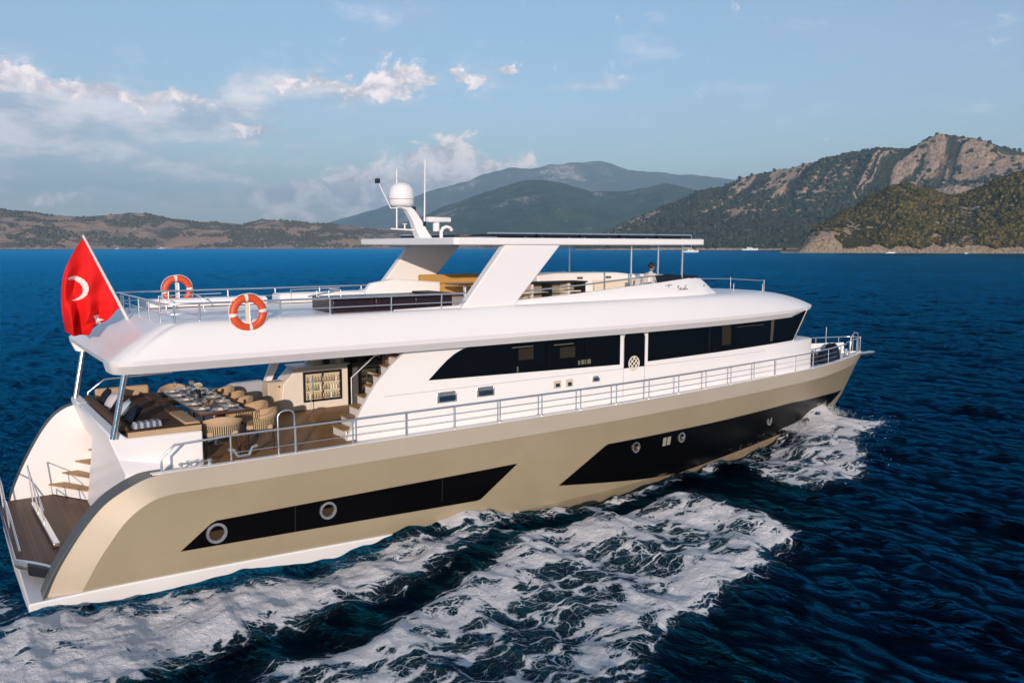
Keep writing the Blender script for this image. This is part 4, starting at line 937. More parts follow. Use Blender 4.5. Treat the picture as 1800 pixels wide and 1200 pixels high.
# ---------------- flag
RED = pbr('red_flag_cloth', (.78, .012, .012), .75, spec=.2); FLAGW = pbr('white_flag_cloth', (.80, .74, .72), .8, spec=.2)
def flag():
    n = 110
    top = [(1.505, 6.47), (1.36, 6.26), (1.22, 6.02), (1.12, 5.80), (1.07, 5.55), (1.05, 5.2), (1.07, 4.9), (1.12, 4.60)]
    bot = [(2.10, 5.06), (2.03, 5.00), (1.97, 4.95), (1.90, 4.88), (1.84, 4.81), (1.78, 4.75), (1.70, 4.70), (1.60, 4.63)]
    T = np.array(spline(top, 16)); B = np.array(spline(bot, 16)); idx = np.linspace(0, len(T) - 1, n); ii = np.arange(len(T))
    V = []
    for a in range(n):
        t = np.array([np.interp(idx[a], ii, T[:, k]) for k in (0, 1)]); b = np.array([np.interp(idx[a], ii, B[:, k]) for k in (0, 1)]); f = a / (n - 1)
        for q in range(n):
            u = q / (n - 1); p = t + (b - t) * u + np.array([-.05, -.05]) * sin(PI * u) * f
            y = .20 * f**.8 * sin(u * 12.5 - f * 5.0) + .10 * sin(u * 21 + f * 7) * f + .05 * sin(u * 5 + f * 13) * f
            V.append((p[0], y, p[1] - .12 * f * sin(PI * u) * .4))
    m = MB(); m.grid([V[i * n:(i + 1) * n] for i in range(n)])
    for k, f in enumerate(m.f):
        c = sum((Vector(m.v[i]) for i in f), Vector()) / 4
        in_c = ((c.x - 1.30) / .235)**2 + ((c.z - 5.47) / .245)**2 < 1 and ((c.x - 1.235) / .205)**2 + ((c.z - 5.445) / .205)**2 > 1 and c.x - 1.20 > -.02 + (.02 if c.z < 5.4 else 0)
        st = [(1.62, 4.90), (1.72, 4.92), (1.70, 4.85), (1.80, 4.82), (1.73, 4.79), (1.78, 4.72), (1.66, 4.72), (1.66, 4.80)]
        j = False
        for i in range(8):
            (x0, z0), (x1, z1) = st[i], st[(i + 1) % 8]
            if (z0 > c.z) != (z1 > c.z) and c.x < (x1 - x0) * (c.z - z0) / (z1 - z0) + x0: j = not j
        m.mi[k] = 1 if in_c or j else 0
    o = m.build('flag', [RED, FLAGW], None, ang=80)
    tag(o, 'large red flag with a white crescent flying from the stern flagstaff', 'flag')
flag()
# ---------------- life rings
BAND = pbr('reflective_band', (.80, .77, .70), .4)
def life_ring(loc, label, rx=0):
    t = empty('life_ring', loc); t.rotation_euler = (rx, 0, 0); t.scale = (.93, .93, .93)
    tag(t, label, 'life ring', 'life rings hung on the upper deck rails')
    n, m = 48, 14; R0, r0 = .305, .080
    MB().grid([[((R0 + r0 * cos(b)) * cos(a), r0 * .72 * sin(b), (R0 + r0 * cos(b)) * sin(a)) for b in [2 * PI * k / m for k in range(m)]] for a in [2 * PI * i / n for i in range(n + 1)]], wrap=True).build('ring', ORANGE, t, ang=60)
    for q in range(4):
        c = q * PI / 2 + .12; r1 = r0 + .005
        MB().grid([[((R0 + r1 * cos(b)) * cos(a), r1 * .73 * sin(b), (R0 + r1 * cos(b)) * sin(a)) for b in [2 * PI * k / m for k in range(m)]] for a in [c - .10 + .05 * i for i in range(5)]], wrap=True).build('band', BAND, t, ang=60)
    MB().tube([(( R0 + r0 + .002 + .022 * abs(sin(2 * a - .24))) * cos(a), .02, (R0 + r0 + .002 + .022 * abs(sin(2 * a - .24))) * sin(a)) for a in [2 * PI * i / 40 for i in range(40)]], .008, 6, closed=True).build('grab_line', BAND, t)
    MB().box(-.035, .035, .06, .09, -.26, .22).build('bracket', CREAM, t); MB().tube([(.05, .05, -.35), (.05, .05, .18)], .014).build('bracket_post', STEEL, t)
    return t
life_ring((3.89, -2.64, 5.04), 'orange life ring with white bands on the near starboard rail, larger in view')
life_ring((3.83, 2.50, 5.25), 'orange life ring with white bands on the far port rail behind the flag')

# ---------------- cockpit sofa
sf = empty('cockpit_sofa', (0, 0, 0)); tag(sf, 'brown and tan built up sofa along the stern of the cockpit', 'sofa')
MB().box(1.74, 3.05, -2.17, 1.95, 2.79, 2.90).build('seat_cushion', BROWN, sf, bevel=.03)
MB().box(1.74, 3.055, -2.20, -2.175, 2.785, 2.895).build('seat_border', TAN, sf, bevel=.01)
for y0, y1 in ((-2.05, -.75), (-.7, .6), (.65, 1.9)): MB().box(2.78, 3.07, y0, y1, 2.85, 2.935).build('seat_bolster', BROWN if y0 > -1 else TAN, sf, bevel=.03)
MB().prism([(1.61, 2.91), (1.63, 2.99), (1.74, 3.02), (1.82, 2.90)], 'y', -2.05, 1.95).build('back_rest', BROWN, sf, bevel=.03)
for x0, x1 in ((1.85, 2.40), (2.42, 2.98)): MB().box(x0, x1, 2.0, 2.14, 2.86, 3.10).build('side_rest', TAN, sf, bevel=.04)
STRIPE = pbr('striped_cloth', (.6, .6, .6), .9)
def stripes():
    t = NT(STRIPE); tc = t.N.new('ShaderNodeTexCoord'); sp = t.N.new('ShaderNodeSeparateXYZ'); t.L(tc.outputs['Object'], sp.inputs[0])
    s = t.math('FRACT', t.math('MULTIPLY', sp.outputs[0], 9)); t.L(t.mix(t.step(s, .42, .5), (.50, .52, .56), (.12, .15, .21)), t.b.inputs['Base Color'])
stripes()
BLUEC = dirty(pbr('pale_blue_cloth', (.42, .52, .58), .9, spec=.2), 25, .12); NAVY = dirty(pbr('navy_cloth', (.012, .016, .032), .85, spec=.2), 12, .3)
def pillow(loc, rot, mat, label, size=.40):
    m = MB(); n = 9
    for sg in (1, -1):
        m.grid([[(size * (u - .5) * (1 - .10 * sin(PI * v)), size * (v - .5) * (1 - .10 * sin(PI * u)), sg * .085 * (sin(PI * u) * sin(PI * v))**.5) for v in [j / (n - 1) for j in range(n)]] for u in [i / (n - 1) for i in range(n)]])
    o = m.build('pillow', mat, None, ang=80); o.location = loc; o.rotation_euler = rot; tag(o, label, 'pillow', 'pillows on the cockpit sofa'); return o
pillow((1.90, 1.05, 3.08), (0, R(-58), 0), NAVY, 'navy pillow at the port end of the stern backrest', .40)
pillow((1.92, .45, 3.07), (0, R(-55), R(8)), dirty(pbr('pale_lilac_cloth', (.56, .53, .56), .9, spec=.2), 25, .12), 'pale lilac grey pillow on the sofa beside the navy one', .42)
pillow((1.98, -.55, 3.06), (0, R(-52), R(-6)), BLUEC, 'pale blue pillow in the middle of the stern sofa', .42)
pillow((2.02, -1.25, 3.05), (0, R(-50), R(4)), NAVY, 'dark navy pillow behind the steel overhang post on the starboard side', .40)
tw = MB()
for i in range(3): tw.cbox((2.12 + .01 * i, -1.86, 2.925 + .035 * i), (.52 - .03 * i, .26 - .02 * i, .033), rz=R(6))
tag(tw.build('towel', STRIPE, None, bevel=.012), 'folded striped towel at the starboard end of the sofa', 'towel')

# ---------------- dining table with its settings
tb = empty('dining_table', (3.72, .40, FL)); tag(tb, 'long dark wood dining table laid for a meal in the cockpit', 'table')
tb_top = MB().box(-.47, .47, -1.72, 1.72, .735, .785).build('tabletop', WOODT, tb, bevel=.015)
for y in (-1.05, 1.05): MB().lathe([(.22, 0), (.22, .02), (.05, .06), (.045, .70), (.15, .735)], (0, y, 0), 20).build('pedestal', STEEL, tb)
o = MB().box(-.13, .13, -1.55, 1.55, .7855, .790).build('table_runner', dirty(pbr('grey_linen', (.20, .19, .22), .9), 30, .15)); o.location = (3.72, .40, FL); tag(o, 'grey runner down the middle of the laid table', 'runner')
TT = FL + .785
def plate():
    o = MB().lathe([(.0, .004), (.09, .004), (.10, .010), (.140, .024), (.142, .028), (.138, .030), (.098, .016), (.0, .012)], n=28).build('plate', PLATE, None, ang=50)
    return tag(o, 'white dinner plate laid on the dark table', 'plate', 'dinner plates on the cockpit table')
def glass():
    t = empty('wine_glass'); tag(t, 'stemmed wine glass beside a plate on the table', 'glass', 'wine glasses on the cockpit table')
    MB().lathe([(.035, 0), (.035, .004), (.005, .010), (.005, .09)], n=12).build('stem', GLASSM, t)
    MB().lathe([(.006, .09), (.036, .12), (.040, .16), (.034, .20), (.032, .20), (.038, .16), (.034, .122), (.004, .094)], n=14).build('bowl', GLASSM, t); return t
GLASSM = pbr('clear_glass', (.9, .92, .92), .03, ior=1.45); GLASSM.node_tree.nodes['Principled BSDF'].inputs['Transmission Weight'].default_value = .9
NAPK = dirty(pbr('napkin', (.70, .64, .58), .9), 30, .1)
def napkin():
    o = MB().prism([(-.06, 0), (.06, 0), (.03, .035), (-.03, .04)], 'y', -.045, .045).build('napkin', NAPK, None, bevel=.01); return tag(o, 'folded cream napkin lying on a plate', 'napkin', 'napkins on the plates')
seats = [(dx, y, 0 if dx > 0 else 180) for y in (-1.25, -.62, .02, .65, 1.28) for dx in (.30, -.30)] + [(0, -1.52, 90), (0, 1.52, 90)]
P0, G0, N0 = plate(), glass(), napkin()
for i, (dx, y, a) in enumerate(seats):
    x, yy = 3.72 + dx, .40 + y
    for src, lx, ly, lz in ((P0, 0, 0, TT), (G0, -.10 * (1 if dx > 0 else -1) if dx else .17, .17 if dx else 0, TT), (N0, 0, 0, TT + .014)):
        c = src if i == 0 else copy_tree(src); c.location = (x + lx, yy + ly, lz); c.rotation_euler = (0, 0, R(a + rng.uniform(-14, 14))); c.scale = (1.18, 1.18, 1.18) if src is P0 else (1, 1, 1)
v = empty('flower_vase', (3.72, .55, TT + .005)); tag(v, 'dark vase with a small bunch of flowers mid table', 'vase')
MB().lathe([(.045, 0), (.055, .05), (.05, .14), (.035, .18), (.04, .20), (.03, .20), (.025, .17), (.0, .02)], n=16).build('vase_body', NAVY, v)
fm = MB()
for i in range(26):
    a, r, z = rng.uniform(0, 6.28), rng.uniform(0, .10), rng.uniform(.22, .34); fm.tube([(0, 0, .16), (r * cos(a), r * sin(a), z)], .003, 4); fm.cbox((r * cos(a), r * sin(a), z), (.035, .03, .025), rng.uniform(0, 3), rng.uniform(0, 3))
fm.build('flowers', pbr('flower_cream', (.62, .52, .38), .8), v)
bk = empty('bread_basket', (3.72, -.35, TT + .005)); tag(bk, 'small round wicker basket of bread on the table runner', 'basket')
MB().lathe([(.08, 0), (.12, .06), (.125, .065), (.11, .06), (.07, .01)], n=20).build('basket', WICKER, bk)
b2 = MB()
for i in range(5): b2.lathe([(.0, -.03), (.03, -.02), (.038, 0), (.03, .02), (.0, .03)], (.05 * cos(i * 1.256), .05 * sin(i * 1.256), .06), 10)
b2.build('bread', TAN, bk)

# ---------------- rope chairs
CHLEG = pbr('chair_leg', (.05, .035, .025), .5, .3)
def make_chair():
    t = empty('rope_armchair'); tag(t, 'tan', 'armchair', 'rope armchairs round the cockpit table')
    MB().box(-.25, .25, -.24, .25, .40, .50).build('seat', TAN, t, bevel=.035, seg=3)
    AR = [R(-205 + 230 * i / 30 + 0) for i in range(31)]    # round the back and both sides, open to the front
    def arc(r, z, k=1.0, n=31): return [(r * cos(a) * 1.0, r * sin(a) * .95, z) for a in AR]
    rows = [arc(.285, .40), arc(.30, .50), arc(.315, .60), arc(.322, .66)]
    inn = [[(x * .93, y * .93, z) for x, y, z in r] for r in rows[::-1]]
    g = rows + inn; m = MB(); m.grid([[r[i] for r in g] for i in range(31)]); m.build('rope_back', WICKER, t, ang=60)
    AB = [R(-180 + 180 * i / 24) for i in range(25)]
    def sec(a):
        h = .70 + .10 * sin(-a)**2; r = .318
        return [((r + o) * cos(a), (r + o) * .95 * sin(a), z) for o, z in ((.012, .64), (.03, .68), (.034, h - .04), (.015, h), (-.03, h), (-.055, h - .04), (-.06, .58), (-.03, .56))]
    m = MB(); m.loft([sec(a) for a in AB]); m.build('back_cushion', TAN, t, ang=50)
    for sx in (-1, 1):
        for sy in (-1, 1): MB().tube([(sx * .24, sy * .22, .41), (sx * .27, sy * .25, 0)], [.017, .013]).build('leg', CHLEG, t)
    MB().tube([(.285 * cos(a), .285 * .95 * sin(a), .405) for a in [2 * PI * i / 24 for i in range(24)]], .016, 6, closed=True).build('seat_frame', CHLEG, t)
    return t
C0 = make_chair()
CH = [(3.55, -1.72, R(-10), 'tan rope armchair at the starboard table end, back to the near rail'),
      (4.43, -1.52, R(74), 'nearest armchair of the forward row, its ribbed rope back in full view'),
      (4.42, -.78, R(92), 'second tan armchair from the starboard end in the forward row at the table'),
      (4.42, -.02, R(88), 'middle tan armchair of the forward row at the laid table'),
      (4.41, .74, R(91), 'second tan armchair from the port end of the forward row'),
      (4.40, 1.50, R(93), 'farthest tan armchair of the forward row, nearest the grey bulwark to port'),
      (3.62, 2.42, R(180), 'tan armchair at the far port end of the table facing starboard')]
for i, (x, y, a, l) in enumerate(CH):
    c = C0 if i == 0 else copy_tree(C0); c.location = (x + rng.uniform(-.04, .05), y, FL); c.rotation_euler = (0, 0, a + rng.uniform(-.09, .09)); c['label'] = l; c.scale = (1.22, 1.08, 1.03)

# ---------------- bar unit with the drinks cooler, cabinet
bu = empty('bar_unit', (0, 0, 0)); tag(bu, 'cream bar unit on the port side of the cockpit with a slanted aft end', 'bar')
MB().prism([(5.95, FL), (7.80, FL), (7.80, 3.22), (6.40, 3.22), (6.05, 2.85)], 'y', 1.62, 2.25).build('bar_body', dirty(pbr('warm_white_panel', (.82, .77, .69), .4), 3, .05), bu, bevel=.02)
MB().prism([(6.33, 3.225), (7.83, 3.225), (7.83, 3.27), (6.36, 3.27)], 'y', 1.55, 2.3).build('bar_counter', WHITE, bu, bevel=.012)
MB().prism([(6.12, 4.04), (5.95, 3.4), (5.75, 2.9), (5.9, 2.9), (6.15, 3.4), (6.5, 4.04)], 'y', 2.06, 2.24).build('bar_wing', WHITE, bu)
dc = empty('drinks_cooler', (7.08, 1.615, 2.34)); tag(dc, 'black framed two door drinks cooler with lit shelves in the bar', 'cooler')
f = MB()
for a, b, e, g in ((-.52, -.47, 0, .78), (.47, .52, 0, .78), (-.47, .47, .72, .78), (-.47, .47, 0, .06), (-.02, .02, .06, .72)): f.box(a, b, -.05, -.002, e, g)
f.build('door_frame', BLACK, dc)
LIT = pbr('cooler_inside', (.55, .47, .33), .5)
LIT.node_tree.nodes['Principled BSDF'].inputs['Emission Color'].default_value = (1, .84, .52, 1); LIT.node_tree.nodes['Principled BSDF'].inputs['Emission Strength'].default_value = .07
MB().box(-.47, .47, -.012, -.003, .06, .72).build('cooler_inside', LIT, dc)
for z in (.08, .29, .50): MB().box(-.47, .47, -.044, -.013, z - .018, z).build('shelf', PLATE, dc)
BOT = [dirty(pbr(n, c, .2), 9, .2) for n, c in (('bottle_green', (.16, .17, .09)), ('bottle_cream', (.72, .68, .56)), ('bottle_amber', (.34, .22, .10)))]
def bottle(m, l):
    return tag(MB().lathe([(.0, 0), (.024, 0), (.024, .09), (.009, .125), (.009, .16), (.0, .16)], n=10).build('bottle', m), l, 'bottle', 'bottles in the drinks cooler')
B0 = [bottle(BOT[0], 'dark green bottle on a shelf of the drinks cooler'), bottle(BOT[1], 'cream bottle on a shelf of the drinks cooler'), bottle(BOT[2], 'amber bottle on a shelf of the drinks cooler')]
nb = 0
for z in (.08, .29, .50):
    for i in range(13):
        k = int(rng.integers(0, 3)) if nb > 2 else nb
        c = B0[k] if nb < 3 else B0[k].copy()
        if nb > 2: COL.objects.link(c)
        c.location = (7.08 - .43 + .0717 * i, 1.615 - .043 - .025, 2.34 + z); nb += 1
cb = empty('cabinet', (5.93, 1.95, FL)); tag(cb, 'beige cabinet box standing at the aft end of the bar', 'cabinet')
MB().box(-.24, .24, -.22, .22, 0, .78).build('cabinet_body', BEIGE, cb, bevel=.015); MB().box(-.21, .21, -.226, -.221, .04, .74).build('cabinet_door', BEIGE, cb, bevel=.005)
MB().lathe([(.0, -.03), (.02, -.03), (.02, -.0)], (.05, -.225, .66), 10, 'y').build('knob', BLACK, cb)
GB = dirty(pbr('grey_white_panel', (.42, .45, .50), .4), 4, .08)
MB().prism([(3.1, FL), (3.1, 2.62), (3.6, 2.66), (3.6, FL)], 'y', 2.3, 2.52).build('port_locker', GB, Y, bevel=.03)
MB().prism([(4.55, FL), (4.6, 2.72), (5.0, 2.88), (5.75, 2.9), (5.9, 2.6), (5.9, FL)], 'y', 2.32, 2.52).build('port_locker', GB, Y, bevel=.03)
for i, (x, h) in enumerate(((7.05, .16), (7.35, .19), (7.66, .15))):
    o = MB().cbox((0, 0, h / 2), (.16, .12, h)).build('bar_canister', [BEIGE, BLACK, CREAM][i], None, bevel=.01); o.location = (x - .12, 1.70, 3.272)
    tag(o, ['beige box standing on the bar counter, nearest the stern', 'dark box standing on the bar counter between two pale ones', 'cream box standing on the bar counter, nearest the glass door'][i], 'box', 'boxes on the bar counter')

# ---------------- flybridge furniture
sp_ = empty('sunpad', (7.3, -1.5, FZ)); tag(sp_, 'long low aubergine sunpad behind the starboard flybridge rail', 'sunpad')
for i in range(3): MB().box(-1.46 + .98 * i, -.50 + .98 * i, -.62, .55, .0, .30).build('sunpad_section', PURPLE, sp_, bevel=.02)
MB().box(1.0, 1.46, -.60, .5, .302, .34).build('head_rest', PURPLE, sp_, bevel=.02)
for (x0, x1, y0, y1, h, l) in ((2.9, 5.7, 1.55, 2.15, .15, 'long low white locker along the port side of the aft flybridge'), (6.0, 8.6, 1.50, 2.10, .20, 'white locker with a raised lid by the port hardtop leg')):
    t = empty('deck_locker', ((x0 + x1) / 2, (y0 + y1) / 2, FZ)); tag(t, l, 'locker', 'white lockers on the flybridge')
    w, dd = (x1 - x0) / 2, (y1 - y0) / 2
    MB().box(-w, w, -dd, dd, 0, h).build('locker_body', WHITE, t, bevel=.02)
    for k in (-.5, .5): MB().box(k * w - w * .48, k * w + w * .48, -dd + .02, dd - .02, h + .002, h + .03).build('locker_lid', WHITE, t, bevel=.012)
    MB().tube([(-w * .8, -dd - .03, 0), (-w * .8, -dd - .03, h + .12), (w * .2, -dd - .03, h + .14)], .012).build('grab_rail', STEEL, t)
lo = empty('flybridge_sofa', (10.2, 1.35, FZ)); tag(lo, 'white sofa with ochre cushions on the flybridge behind the hardtop leg', 'sofa')
MB().prism([(-2.05, 0), (.16, 0), (.16, .43), (-1.25, .54), (-1.9, .44), (-2.05, .25)], 'y', -.20, .0).build('sofa_shell', WHITE, lo, bevel=.03)
MB().box(-1.8, .16, .01, .8, 0, .25).build('sofa_base', WHITE, lo, bevel=.02); MB().box(-1.5, .16, .01, .55, .252, .36).build('seat_cushion', OCHRE, lo, bevel=.03)
MB().box(.0, 1.9, .55, .78, .1, .60).build('back_rest', OCHRE, lo, bevel=.04); MB().box(.3, 1.9, .05, .54, .05, .36).build('seat_cushion', OCHRE, lo, bevel=.03)
o = MB().cbox((0, 0, .07), (.16, .14, .14)).build('red_tin', pbr('red_tin', (.42, .05, .03), .5), None, bevel=.02); o.location = (10.35, .90, FZ + .02); tag(o, 'small red tin on the flybridge beside the ochre cushions', 'tin')
for (x, y, l) in ((10.72, .45, 'dark flybridge table in front of the ochre sofa'), (11.9, .75, 'dark flybridge table farther inside, partly behind the hardtop leg')):
    t = empty('coffee_table', (x, y, FZ)); tag(t, l, 'table', 'dark tables on the flybridge')
    MB().box(-.42, .42, -.35, .35, .36, .41).build('tabletop', WOODT, t, bevel=.01); MB().lathe([(.2, 0), (.2, .02), (.05, .05), (.05, .36)], n=16).build('pedestal', STEEL, t)
bc = empty('bar_counter', (12.1, -1.35, FZ)); tag(bc, 'dark topped bar counter with open shelves behind the starboard coaming', 'bar')
MB().box(-1.25, 1.15, -.30, .30, .44, .48).build('counter_top', BLACK, bc, bevel=.01)
for x in (-1.2, -.65, -.05, .55, 1.08): MB().box(x - .04, x + .04, -.24, .24, 0, .44).build('counter_leg', BLACK if x not in (-.65, .55) else CREAM, bc)
MB().box(-1.1, 1.0, .10, .14, .02, .42).build('back_panel', LIT2 if 'LIT2' in globals() else dirty(pbr('shelf_back', (.34, .30, .20), .6), 22, .5), bc); MB().box(-1.1, 1.0, -.2, .10, .20, .23).build('shelf', CREAM, bc)
con = empty('helm_console', (15.4, 1.25, FZ)); tag(con, 'long white console along the port side of the flybridge under the hardtop', 'console')
MB().prism([(-1.9, 0), (2.6, 0), (2.6, .45), (1.2, .58), (-1.2, .60), (-1.9, .54)], 'y', -.35, .75).build('console_body', WHITE, con, bevel=.04)
for x in (-.4, .75): MB().box(x, x + .22, -.358, -.351, .40, .47).build('console_switch', GREY, con)
MB().box(.2, 2.3, -.36, -.352, .05, .36).build('console_door', CREAM, con)
sd = empty('step_rail', (5.9, -1.1, FZ)); tag(sd, 'steel hand rail cage round the stair hatch on the aft flybridge', 'rail')
for x in (0, .28, .56): MB().tube([(x, 0, 0), (x, 0, .42)], .016).build('post', STEEL, sd)
MB().tube([(-.2, 0, .30), (.56, 0, .42), (.56, .6, .42)], .018).build('top_rail', STEEL, sd); MB().tube([(0, 0, .2), (.56, 0, .22)], .012).build('mid_rail', STEEL, sd)
for (x, y) in ((3.2, .9), (4.0, .9)):
    t = empty('hatch_handle', (x, y, FZ)); tag(t, 'bent steel handle standing on the white aft flybridge deck', 'handle', 'steel handles on the aft flybridge deck')
    MB().tube([(0, 0, 0), (0, 0, .20), (-.06, 0, .26), (-.14, 0, .30)], .016).build('grip', STEEL, t); MB().lathe([(.05, 0), (.05, .01), (.02, .02)], n=12).build('foot', STEEL, t)

# ---------------- the person at the helm
def person():
    root = empty('person', (16.62, -.55, FZ)); tag(root, 'dark haired person in a white shirt seated at the flybridge helm facing forward', 'person')
    J = dict(pel=(0, 0, .20), sp=(.0, 0, .34), ch=(.02, 0, .50), nk=(.035, 0, .60), hd=(.05, 0, .66),
             lh=(.04, .10, .19), lk=(.46, .11, .21), la=(.50, .11, -.0), lf=(.62, .11, .01), rh=(.04, -.10, .19), rk=(.46, -.11, .21), ra=(.50, -.11, 0), rf=(.62, -.11, .01),
             ls=(.02, .19, .55), le=(.10, .25, .34), lw=(.32, .16, .36), rs=(.02, -.19, .55), re=(.10, -.25, .34), rw=(.32, -.16, .36))
    Rd = dict(pel=.15, sp=.135, ch=.15, nk=.055, hd=.055, lh=.095, lk=.065, la=.045, lf=.04, rh=.095, rk=.065, ra=.045, rf=.04, ls=.065, le=.047, lw=.033, rs=.065, re=.047, rw=.033)
    E_ = ['pel sp', 'sp ch', 'ch nk', 'nk hd', 'pel lh', 'lh lk', 'lk la', 'la lf', 'pel rh', 'rh rk', 'rk ra', 'ra rf', 'ch ls', 'ls le', 'le lw', 'ch rs', 'rs re', 're rw']
    ks = list(J); me = bpy.data.meshes.new('body'); me.from_pydata([J[k] for k in ks], [tuple(ks.index(q) for q in e.split()) for e in E_], [])
    o = bpy.data.objects.new('body', me); COL.objects.link(o); o.parent = root
    md = o.modifiers.new('skin', 'SKIN'); o.modifiers.new('sub', 'SUBSURF').render_levels = 2
    me.skin_vertices or None
    for i, k in enumerate(ks): me.skin_vertices[0].data[i].radius = (Rd[k], Rd[k] * (.72 if k in ('pel', 'sp', 'ch') else 1))
    me.skin_vertices[0].data[0].use_root = True; me.materials.append(SHIRT)
    # head with brow, nose, chin and ears
    h = MB(); n = 22; rings = []
    for i in range(n + 1):
        ph = PI * i / n; z = cos(ph); ring_ = []
        for k in range(24):
            a = 2 * PI * k / 24; x, y = sin(ph) * cos(a), sin(ph) * sin(a)
            r = .105 if x < 0 else .098
            px_, py_, pz_ = x * r, y * .078, z * .125
            if z < -.2: px_ *= 1 - .18 * (-z - .2); py_ *= 1 - .35 * (-z - .2); px_ += .012
            if x > .6 and abs(y) < .25 and -.35 < z < .15: px_ += .022 * (1 - abs(y) / .25)
            ring_.append((px_, py_, pz_))
        rings.append(ring_)
    h.grid(rings, wrap=True); ho = h.build('head', SKIN, root, ang=80); ho.location = (.065, 0, .785)
    hr = MB(); hr.grid([[(p[0] * 1.10 - .006, p[1] * 1.12, p[2] * 1.10 + .006) for p in r] for r in rings[:15]], wrap=True)
    for i, v in enumerate(hr.v):
        if v[0] > .055 and v[2] < .075: hr.v[i] = (v[0] * .8, v[1] * .8, v[2] + .02)
    q = hr.build('hair', HAIR, root, ang=80); q.location = ho.location
    for s in (1, -1):
        e = MB().lathe([(.0, -.006), (.022, -.006), (.028, 0), (.018, .006), (0, .006)], n=12, axis='y').build('ear', SKIN, root); e.location = (.062, s * .082, .775)
        ey = MB().lathe([(.0, -.008), (.009, -.004), (.011, 0), (.0, .006)], n=10, axis='x').build('eye', BLACK, root); ey.location = (.158, s * .032, .79)
        hd = MB(); hd.cbox((.04, 0, 0), (.08, .075, .028))
        for i in range(4): hd.tube([(.075, -.028 + .019 * i, 0), (.11 - .006 * abs(i - 1.5), -.028 + .019 * i, -.012), (.125 - .008 * abs(i - 1.5), -.027 + .018 * i, -.04)], [.010, .009, .007], 6)
        hd.tube([(.02, s * -.035, 0), (.05, s * -.058, -.012), (.075, s * -.056, -.03)], [.011, .010, .008], 6)
        hh = hd.build('hand', SKIN, root, ang=60); hh.location = (.33, s * .16, .36); hh.rotation_euler = (0, R(10), 0)
    mo = MB().cbox((.155, 0, .735), (.01, .04, .010)).build('mouth', pbr('lip', (.30, .13, .11), .6), root)
person()
hs = empty('helm_chair', (16.62, -.55, FZ)); tag(hs, 'white helm seat under the person on the flybridge', 'seat')
MB().box(-.25, .27, -.30, .30, .0, .08).build('seat', WHITE, hs, bevel=.03); MB().box(-.33, -.22, -.30, .30, .08, .50).build('backrest', WHITE, hs, bevel=.03)

# ---------------- foredeck
fs = empty('foredeck_sofa', (24.35, .35, 2.1)); tag(fs, 'white foredeck sofa with brown seat behind the trunk', 'sofa')
MB().box(-.55, .45, -1.2, 1.0, 0, .34).build('sofa_base', BLACK, fs, bevel=.02); MB().box(-.5, .4, -1.15, .95, .342, .46).build('seat_cushion', BROWN, fs, bevel=.03)
MB().box(.30, .48, -.3, 1.0, .46, .86).build('back_rest', CREAM, fs, bevel=.04); MB().box(-.6, -.45, -1.0, 1.0, .46, .98).build('back_rest', WHITE, fs, bevel=.03)
pc = MB(); pc.lathe([(.0, 0), (.16, 0), (.20, .10), (.16, .34), (.06, .40), (0, .40)], n=16); o = pc.build('fender', dirty(pbr('green_cover', (.010, .035, .028), .8), 8, .3), None); o.location = (25.5, .55, 2.108); tag(o, 'dark green covered fender standing on the foredeck', 'fender')
for (x, y, sx, sy, h, l) in ((26.3, -.25, .50, .36, .32, 'navy canvas cover over gear near the bow'), (27.1, .15, .30, .26, .46, 'tall dark canvas cover at the foot of the bow pulpit'), (25.35, -.75, .40, .30, .26, 'low navy canvas cover by the starboard bow rail')):
    m = MB(); m.grid([[(sx * cos(a) * r * (1 + .12 * sin(3 * a + x)), sy * sin(a) * r * (1 + .1 * sin(5 * a)), z + .04 * sin(4 * a + x) * (z > .1)) for a in [2 * PI * k / 20 for k in range(20)]] for r, z in ((1.05, 0), (1.0, h * .5), (.85, h * .85), (.5, h), (.01, h * 1.02))], wrap=True)
    o = m.build('canvas_cover', NAVY, None, ang=60); o.location = (x, y, 2.106); tag(o, l, 'cover', 'canvas covers on the foredeck')
wl = empty('windlass', (27.6, -.12, 2.1)); tag(wl, 'steel anchor windlass on the bow', 'windlass')
MB().lathe([(.10, 0), (.10, .05), (.05, .07), (.05, .20), (.09, .24), (.09, .28), (.0, .29)], n=16).build('drum', STEEL, wl); MB().cbox((.2, 0, .06), (.34, .14, .10)).build('housing', STEEL, wl, bevel=.02)
o = MB().lathe([(.0, 0), (.10, .02), (.13, .08), (.13, .42), (.10, .48), (.0, .50)], n=18).build('fender', CREAM, None); o.location = (25.9, .95, 2.108); tag(o, 'cream fender standing by the port bulwark of the foredeck', 'fender')
o = MB().box(-.5, .5, -.3, .3, 0, .18).build('skylight_hatch', PLATE, None, bevel=.03); o.location = (25.2, -.35, 2.102); tag(o, 'pale deck hatch between the foredeck sofa and the covers', 'hatch')

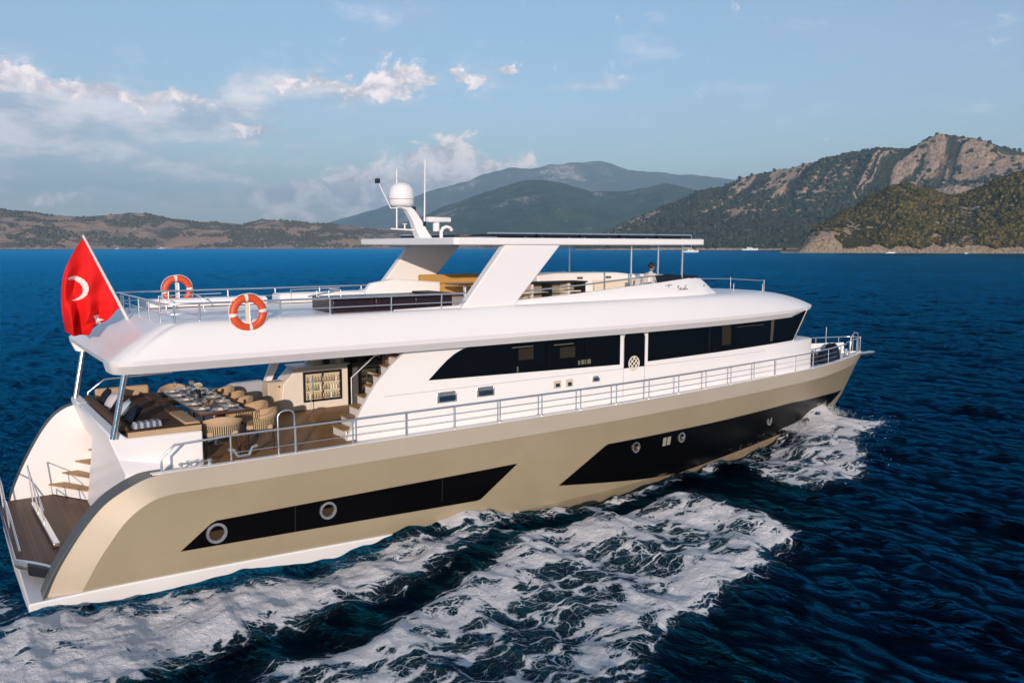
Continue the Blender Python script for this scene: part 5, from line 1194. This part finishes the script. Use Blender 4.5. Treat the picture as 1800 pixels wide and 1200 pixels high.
# ================================================================== BOATS ON THE BAY
def small_boat(x, y, L, rz, label, mast=False, cabin=True):
    t = empty('small_boat', (x, y, 0), rz); tag(t, label, 'boat', 'small boats far off on the bay')
    m = MB(); secs = []
    for i in range(9):
        u = i / 8; w = L * .16 * (1 - max(0, (u - .45) / .55)**2.2) + .02; xx = L * (u - .5); sh = L * (.085 + .05 * u * u)
        secs.append([(xx, -w, sh), (xx, -w * .8, -.02 * L), (xx, w * .8, -.02 * L), (xx, w, sh)])
    m.loft(secs); m.build('hull', PLATE, t)
    if cabin:
        c = MB(); c.prism([(-L * .2, L * .09), (-L * .18, L * .20), (L * .08, L * .20), (L * .2, L * .1)], 'y', -L * .10, L * .10); k = c.build('cabin', PLATE, t); MB().prism([(-L * .15, L * .145), (-L * .15, L * .185), (L * .085, L * .185), (L * .13, L * .145)], 'y', -L * .103, L * .103).build('cabin_window', DGLASS, k)
    if mast:
        MB().tube([(L * .05, 0, L * .1), (L * .05, 0, L * 1.0)], L * .008).build('mast', PLATE, t); MB().tube([(L * .05, 0, L * .25), (-L * .42, 0, L * .27)], L * .01).build('boom', PLATE, t)
    return t
def far(px, D): a = math.atan((px - 900) / 1459.4); return CAM.x + D * (FWD.x * cos(a) + RGT.x * sin(a)), CAM.y + D * (FWD.y * cos(a) + RGT.y * sin(a))
for px, D, L, rz, l, ms_ in ((208, 2150, 17, 40, 'white boat under the left hills, just right of the flag top', False), (285, 2150, 20, 20, 'white boat off the left shore between the flag and the yacht roof', False), (1214, 900, 18, -25, 'white sailing boat seen beyond the front of the hardtop', True), (1318, 1400, 26, -40, 'white boat in the channel left of the headland', False), (1700, 800, 6, 10, 'tiny pale boat close under the headland shore', False), (1565, 830, 9, -35, 'small white boat off the pale headland cliffs', False)):
    x, y = far(px, D); small_boat(x, y, L, R(rz), l, ms_)
# ---------------- spray thrown up by the bow and along the hull
def spray():
    V = []; F = []
    r2 = np.random.default_rng(3); ico = [(0, 0, 1), (.94, 0, -.33), (-.47, .82, -.33), (-.47, -.82, -.33)]; fc = [(0, 1, 2), (0, 2, 3), (0, 3, 1), (1, 3, 2)]
    def put(x, y, z, s):
        o = len(V); V.extend([(x + a * s, y + b * s, z + c * s) for a, b, c in ico]); F.extend([tuple(i + o for i in f) for f in fc])
    for i in range(14000):
        u = r2.random()**.8; x = 26.6 - 4.2 * u; hy = float(np.interp(x / 26.95, WT, WY)); off = abs(r2.normal(.0, .42)) + .02; z = .12 + abs(r2.normal(0, .30)) * math.exp(-off * .9) * math.exp(-((x - 25.3) / 1.2)**2)
        for s in ((1, -1) if i % 3 == 0 else (1,)): put(x + r2.normal(0, .1), -s * (hy + off), z, .004 + .012 * r2.random()**3)
    for i in range(900):
        p = FOAM_C[r2.integers(0, len(FOAM_C))]; q = FOAM_C[r2.integers(0, len(FOAM_C))]; t = r2.random(); put(lerp(p[0], q[0], t) + r2.normal(0, .3), lerp(p[1], q[1], t) + r2.normal(0, .3), .05 + abs(r2.normal(0, .12)), .006 + .012 * r2.random()**3)
    tag(npmesh('spray', V, F, pbr('spray_white', (.86, .87, .88), .5), False), 'white spray thrown up along the waterline and wake', 'spray', kind='stuff')
spray()
